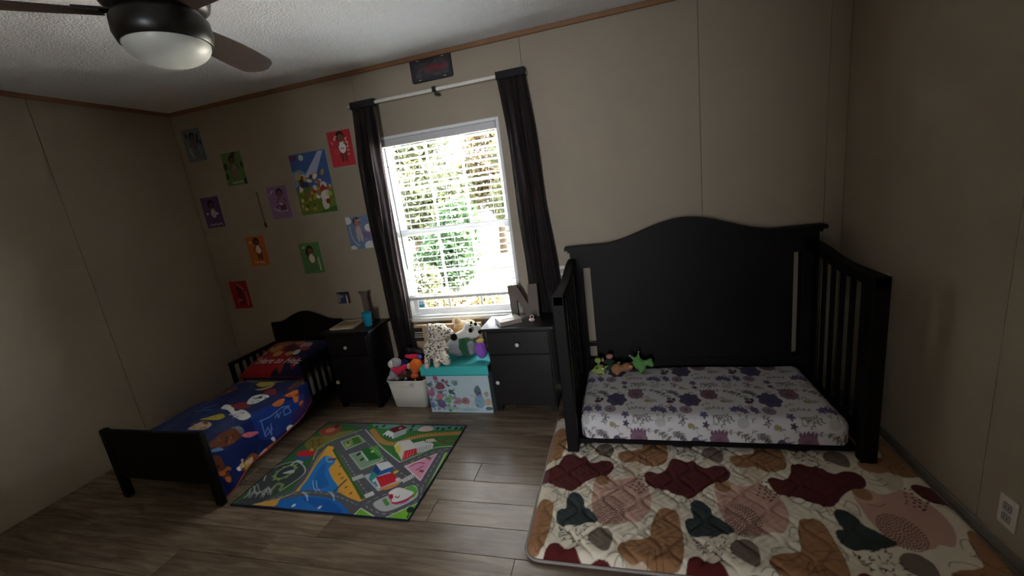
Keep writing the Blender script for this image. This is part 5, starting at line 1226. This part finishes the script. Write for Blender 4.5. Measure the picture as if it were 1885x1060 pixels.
t4.part('tip', plushmat('periwinkle', (96, 100, 190)), [(680, 152, 44, 40, 0)], vox=0)
t5 = Toy('plush_bear', 'dark brown teddy half buried in the bin', zb_, 2.62)
t5.part('body', plushmat('brown', (84, 56, 44)), [(420, 420, 85, 80, 0), (500, 450, 50, 60, .01), (500, 720, 250, 210, .035, 0, 150)]); t5.part('muzzle', plushmat('brownlight', (120, 86, 70)), [(440, 400, 34, 28, -.032)], vox=0)
t6 = Toy('toy_car', 'small blue toy at the front rim of the bin', zb_, 2.585, 'toy')
t6.part('body', mat('toy_blue', (50, 84, 120), .35), [(465, 520, 30, 38, 0)]); t6.part('cap', mat('toy_paleblue', (130, 170, 200), .35), [(462, 495, 17, 14, -.008)], vox=0)
t7 = Toy('plush_snake', 'maroon soft toy along the front right of the bin', zb_, 2.60)
t7.part('body', plushmat('maroon', (74, 34, 44)), [(600, 530, 100, 40, 0), (690, 510, 40, 40, .02)]); t7.part('ring', mat('silver', (180, 176, 176), .3), [(615, 520, 14, 12, -.036)], vox=0)
t8 = Toy('plush_heart', 'red plush between the bin and the turquoise lid', zb_, 2.70)
t8.part('body', plushmat('red', (196, 36, 56)), [(735, 235, 46, 34, 0), (770, 220, 30, 26, .01)]); t8.part('seam', plushmat('maroon', (74, 34, 44)), [(700, 235, 10, 20, -.012)], vox=0)
t9 = Toy('plush_heart', 'dark red plush at the back left of the bin', zb_, 2.74)
t9.part('body', plushmat('darkred', (104, 24, 36)), [(330, 175, 62, 44, 0), (400, 190, 40, 40, 0), (350, 300, 90, 90, 0, 0, 30)]); t9.part('seam', plushmat('maroon', (74, 34, 44)), [(340, 160, 8, 24, -.03)], vox=0)
zk = zoomf(680, 500, 3.787)
tk = Toy('black_bag', 'shiny black bag slumped behind the storage bin', zk, 2.735, 'bag')
tk.part('sack', mat('bag_black', (20, 20, 24), .35), [(320, 580, 60, 46, 0, .2, 12), (270, 560, 30, 40, 0, 0, 10), (365, 610, 26, 40, 0, 0, 10)])
tk.part('strap', mat('bag_strap', (34, 34, 40), .3), [], [(262, 535, 310, 535, 5, 5, -.045, -.048), (310, 535, 362, 560, 5, 5, -.048, -.03)], vox=0)

tg.t.location.z += .012; tpp.t.location.z += .002; tc_.t.location.y += .0
t1.t.location.x += .035; t9.t.location.x += .03
# toys lying in the crib
zc_ = zoomf(1070, 630, 11.775)
d1 = Toy('plush_dragon', 'yellow green plush dragon at the left end of the crib', zc_, 2.635)
d1.part('body', plushmat('lime', (146, 160, 88)), [(400, 620, 130, 105, 0), (365, 430, 72, 62, .01), (290, 650, 70, 50, 0)], [(480, 610, 590, 540, 40, 16, 0, 0), (450, 660, 500, 730, 40, 32, -.02, -.03), (300, 660, 240, 640, 36, 24, -.01, -.01)])
d1.part('snout', plushmat('pale', (206, 214, 176)), [(470, 610, 30, 28, -.035)], vox=0); d1.part('brow', plushmat('moss', (92, 108, 50)), [(340, 610, 34, 20, -.034)], vox=0)
d2 = Toy('plush_bear', 'tan teddy bear lying on the crib mattress', zc_, 2.63)
d2.part('body', plushmat('teddy', (158, 112, 78)), [(790, 620, 115, 115, 0), (1020, 570, 125, 85, .01), (900, 610, 90, 70, .0)], [(820, 680, 800, 730, 50, 40, -.02, -.03)])
d2.part('muzzle', plushmat('teddylight', (196, 142, 100)), [(1085, 570, 46, 40, -.026)], vox=0); d2.part('ear', plushmat('teddy', (158, 112, 78)), [(840, 490, 40, 26, .02)], vox=0)
d3 = Toy('plush_turtle', 'dark green plush with a pinkish head behind the tan teddy', zc_, 2.70)
d3.part('body', plushmat('darkgreen', (40, 62, 48)), [(600, 480, 120, 100, 0), (720, 520, 90, 80, 0), (600, 590, 90, 60, 0, 0, 60)]); d3.part('head', plushmat('pinkbrown', (190, 128, 112)), [(615, 345, 78, 58, -.02)], vox=0); d3.part('foot', plushmat('pinkbrown', (190, 128, 112)), [(465, 420, 34, 50, -.02)], vox=0)
d4 = Toy('plush_dragon', 'bright green spiky plush dragon beside the tan teddy', zc_, 2.665)
d4.part('body', plushmat('leafgreen', (98, 152, 84)), [(1220, 490, 110, 130, 0), (1290, 560, 80, 80, -.01)], [(1200, 400, 1215, 250, 56, 14, 0, 0), (1140, 400, 1030, 325, 46, 18, 0, 0), (1300, 480, 1460, 460, 60, 70, 0, 0), (1270, 600, 1265, 650, 50, 42, -.02, -.03), (1440, 480, 1500, 520, 60, 50, 0, -.01), (1100, 480, 1060, 460, 40, 20, 0, 0), (1440, 420, 1490, 390, 40, 20, 0, 0)])
d4.part('horn', plushmat('palegrey', (190, 206, 190)), [(1025, 322, 22, 14, 0)], vox=0); d4.part('horn', plushmat('palegrey', (190, 206, 190)), [(1218, 240, 12, 22, 0)], vox=0)

for q_, dz in ((d1, .014), (d2, .016), (d3, .014), (d4, .010)): q_.t.location.z += dz
d2.t.location.x -= .006; d4.t.location.x += .008; tg.t.location.x -= .014; tg.t.location.y += .012; tl_.t.location.x -= .010; tl_.t.location.y -= .012; tl_.t.location.z += .004; tc_.t.location.y += .008
# ================================================================== THINGS ON THE NIGHTSTANDS
m_letter = mat('letter_wood', (104, 92, 84), .75, .15, 10, .15, 60)
H1, H2 = .6325, .6225
lx0, lx1 = -2.040, -1.953
li = thing('wooden_letter', 'weathered wooden letter standing behind the turquoise cup', 'letter', ((lx0+lx1)/2, 2.79, H1))
pts = [(lx0, .878), (lx0+.012, .862), (lx0+.020, .84), (lx0+.020, .67), (lx0, H1), (lx1, H1), (lx1-.016, .67), (lx1-.016, .84), (lx1-.006, .862), (lx1+.002, .882), (lx1-.018, .876), ((lx0+lx1)/2, .872), (lx0+.018, .872)]
obj('front_face', prism(pts, 'y', 2.778, 2.792), m_letter, li); obj('back_board', prism([(x*.97+(lx0+lx1)/2*.03, z) for x, z in pts], 'y', 2.793, 2.800), mat('letter_edge', (70, 60, 54), .8), li)
ln = thing('wooden_letter', 'wooden letter N standing on the right nightstand', 'letter', (-.70, 2.755, H2))
z0 = H2; z1 = .853
NP = [(-.806, z1), (-.738, z1), (-.672, .715), (-.660, z1), (-.594, z1+.003), (-.600, z0), (-.690, z0), (-.748, .752), (-.752, z0), (-.812, z0), (-.798, z0+.02)]
obj('front_face', prism(NP, 'y', 2.738, 2.764), m_letter, ln)
ob = obj('back_board', prism(NP, 'y', 2.7645, 2.770), mat('letter_edge', (70, 60, 54), .8), ln)

cup = thing('cup', 'turquoise plastic cup on the left nightstand', 'cup', (-1.930, 2.675, H1))
pr = [(0, 0), (.025, 0), (.028, .004), (.037, .100), (.039, .104), (.036, .104), (.034, .100), (.025, .008), (0, .008)]
m_cup = mat('cup_turquoise', (36, 158, 190), .35, .01, 10)
obj('tumbler', lathe(pr, 32), m_cup, cup, True, True)
obj('rim', tube([(.0385*math.cos(a), .0385*math.sin(a), .104) for a in np.linspace(0, 2*PI, 32, endpoint=False)], .0018, 6, closed=True), m_cup, cup, True, True)
def book(name, label, cx, cy, z, w_, d_, h_, rot, cover, pages, extras):
    t = thing(name, label, 'book', (cx, cy, z)); t.rotation_euler = (0, 0, rot)
    obj('pages', box(-w_/2+.003, w_/2-.003, -d_/2+.003, d_/2-.003, .0025, h_-.0025), pages, t, local=True)
    obj('back_cover', box(-w_/2, w_/2, -d_/2, d_/2, 0, .0024), cover, t, local=True)
    fc = obj('front_cover', box(-w_/2, w_/2, -d_/2, d_/2, h_-.0024, h_), cover, t, local=True)
    obj('spine', box(-w_/2-.001, -w_/2+.0025, -d_/2, d_/2, 0, h_), cover, t, local=True)
    for n_, a, b_, c_, d, mt in extras: obj(n_, box(a, b_, c_, d, h_+.0002, h_+.0008), mt, fc, local=True)
    return t
book('book', 'cream covered book lying on the left nightstand', -2.135, 2.705, H1, .20, .205, .014, .10, mat('book_cream', (196, 182, 150), .6, .08, 20), mat('book_pages', (226, 218, 196), .8),
     [('cover_picture', -.07, .08, -.05, .06, mat('book_print', (150, 126, 96), .6, .2, 40)), ('title_strip', -.05, .06, .068, .085, mat('book_title', (216, 206, 180), .6))])
book('board_book', 'small thick board book in front of the letter N', -.800, 2.640, H2, .155, .135, .028, .56, mat('board_grey', (172, 162, 160), .4, .03, 30), mat('board_pages', (150, 136, 124), .7),
     [('teal_corner', .035, .072, .030, .062, mat('board_teal', (60, 160, 156), .4)), ('yellow_corner', .045, .072, .0, .028, mat('board_yellow', (190, 176, 84), .4)), ('title_strip', -.05, .02, -.02, .0, mat('board_title', (160, 150, 152), .5))])
pc = thing('pacifier', 'pale pink pacifier on the right nightstand', 'pacifier', (-.632, 2.628, H2))
m_pink = mat('pacifier_pink', (232, 196, 200), .35, .01, 10)
b = bmesh.new(); ell(b, (0, 0, .012), (.021, .009, .012), (0, 0, .2), 3); obj('shield', b, m_pink, pc, True, True)
b = bmesh.new(); ell(b, (0, -.013, .013), (.008, .012, .008), (0, 0, 0), 3); obj('nipple', b, mat('pacifier_clear', (230, 206, 190), .2), pc, True, True)
obj('ring', tube([(.012*math.cos(a), .010+.002*math.sin(a), .030+.012*math.sin(a)) for a in np.linspace(0, 2*PI, 20, endpoint=False)], .003, 8, closed=True), m_pink, pc, True, True)
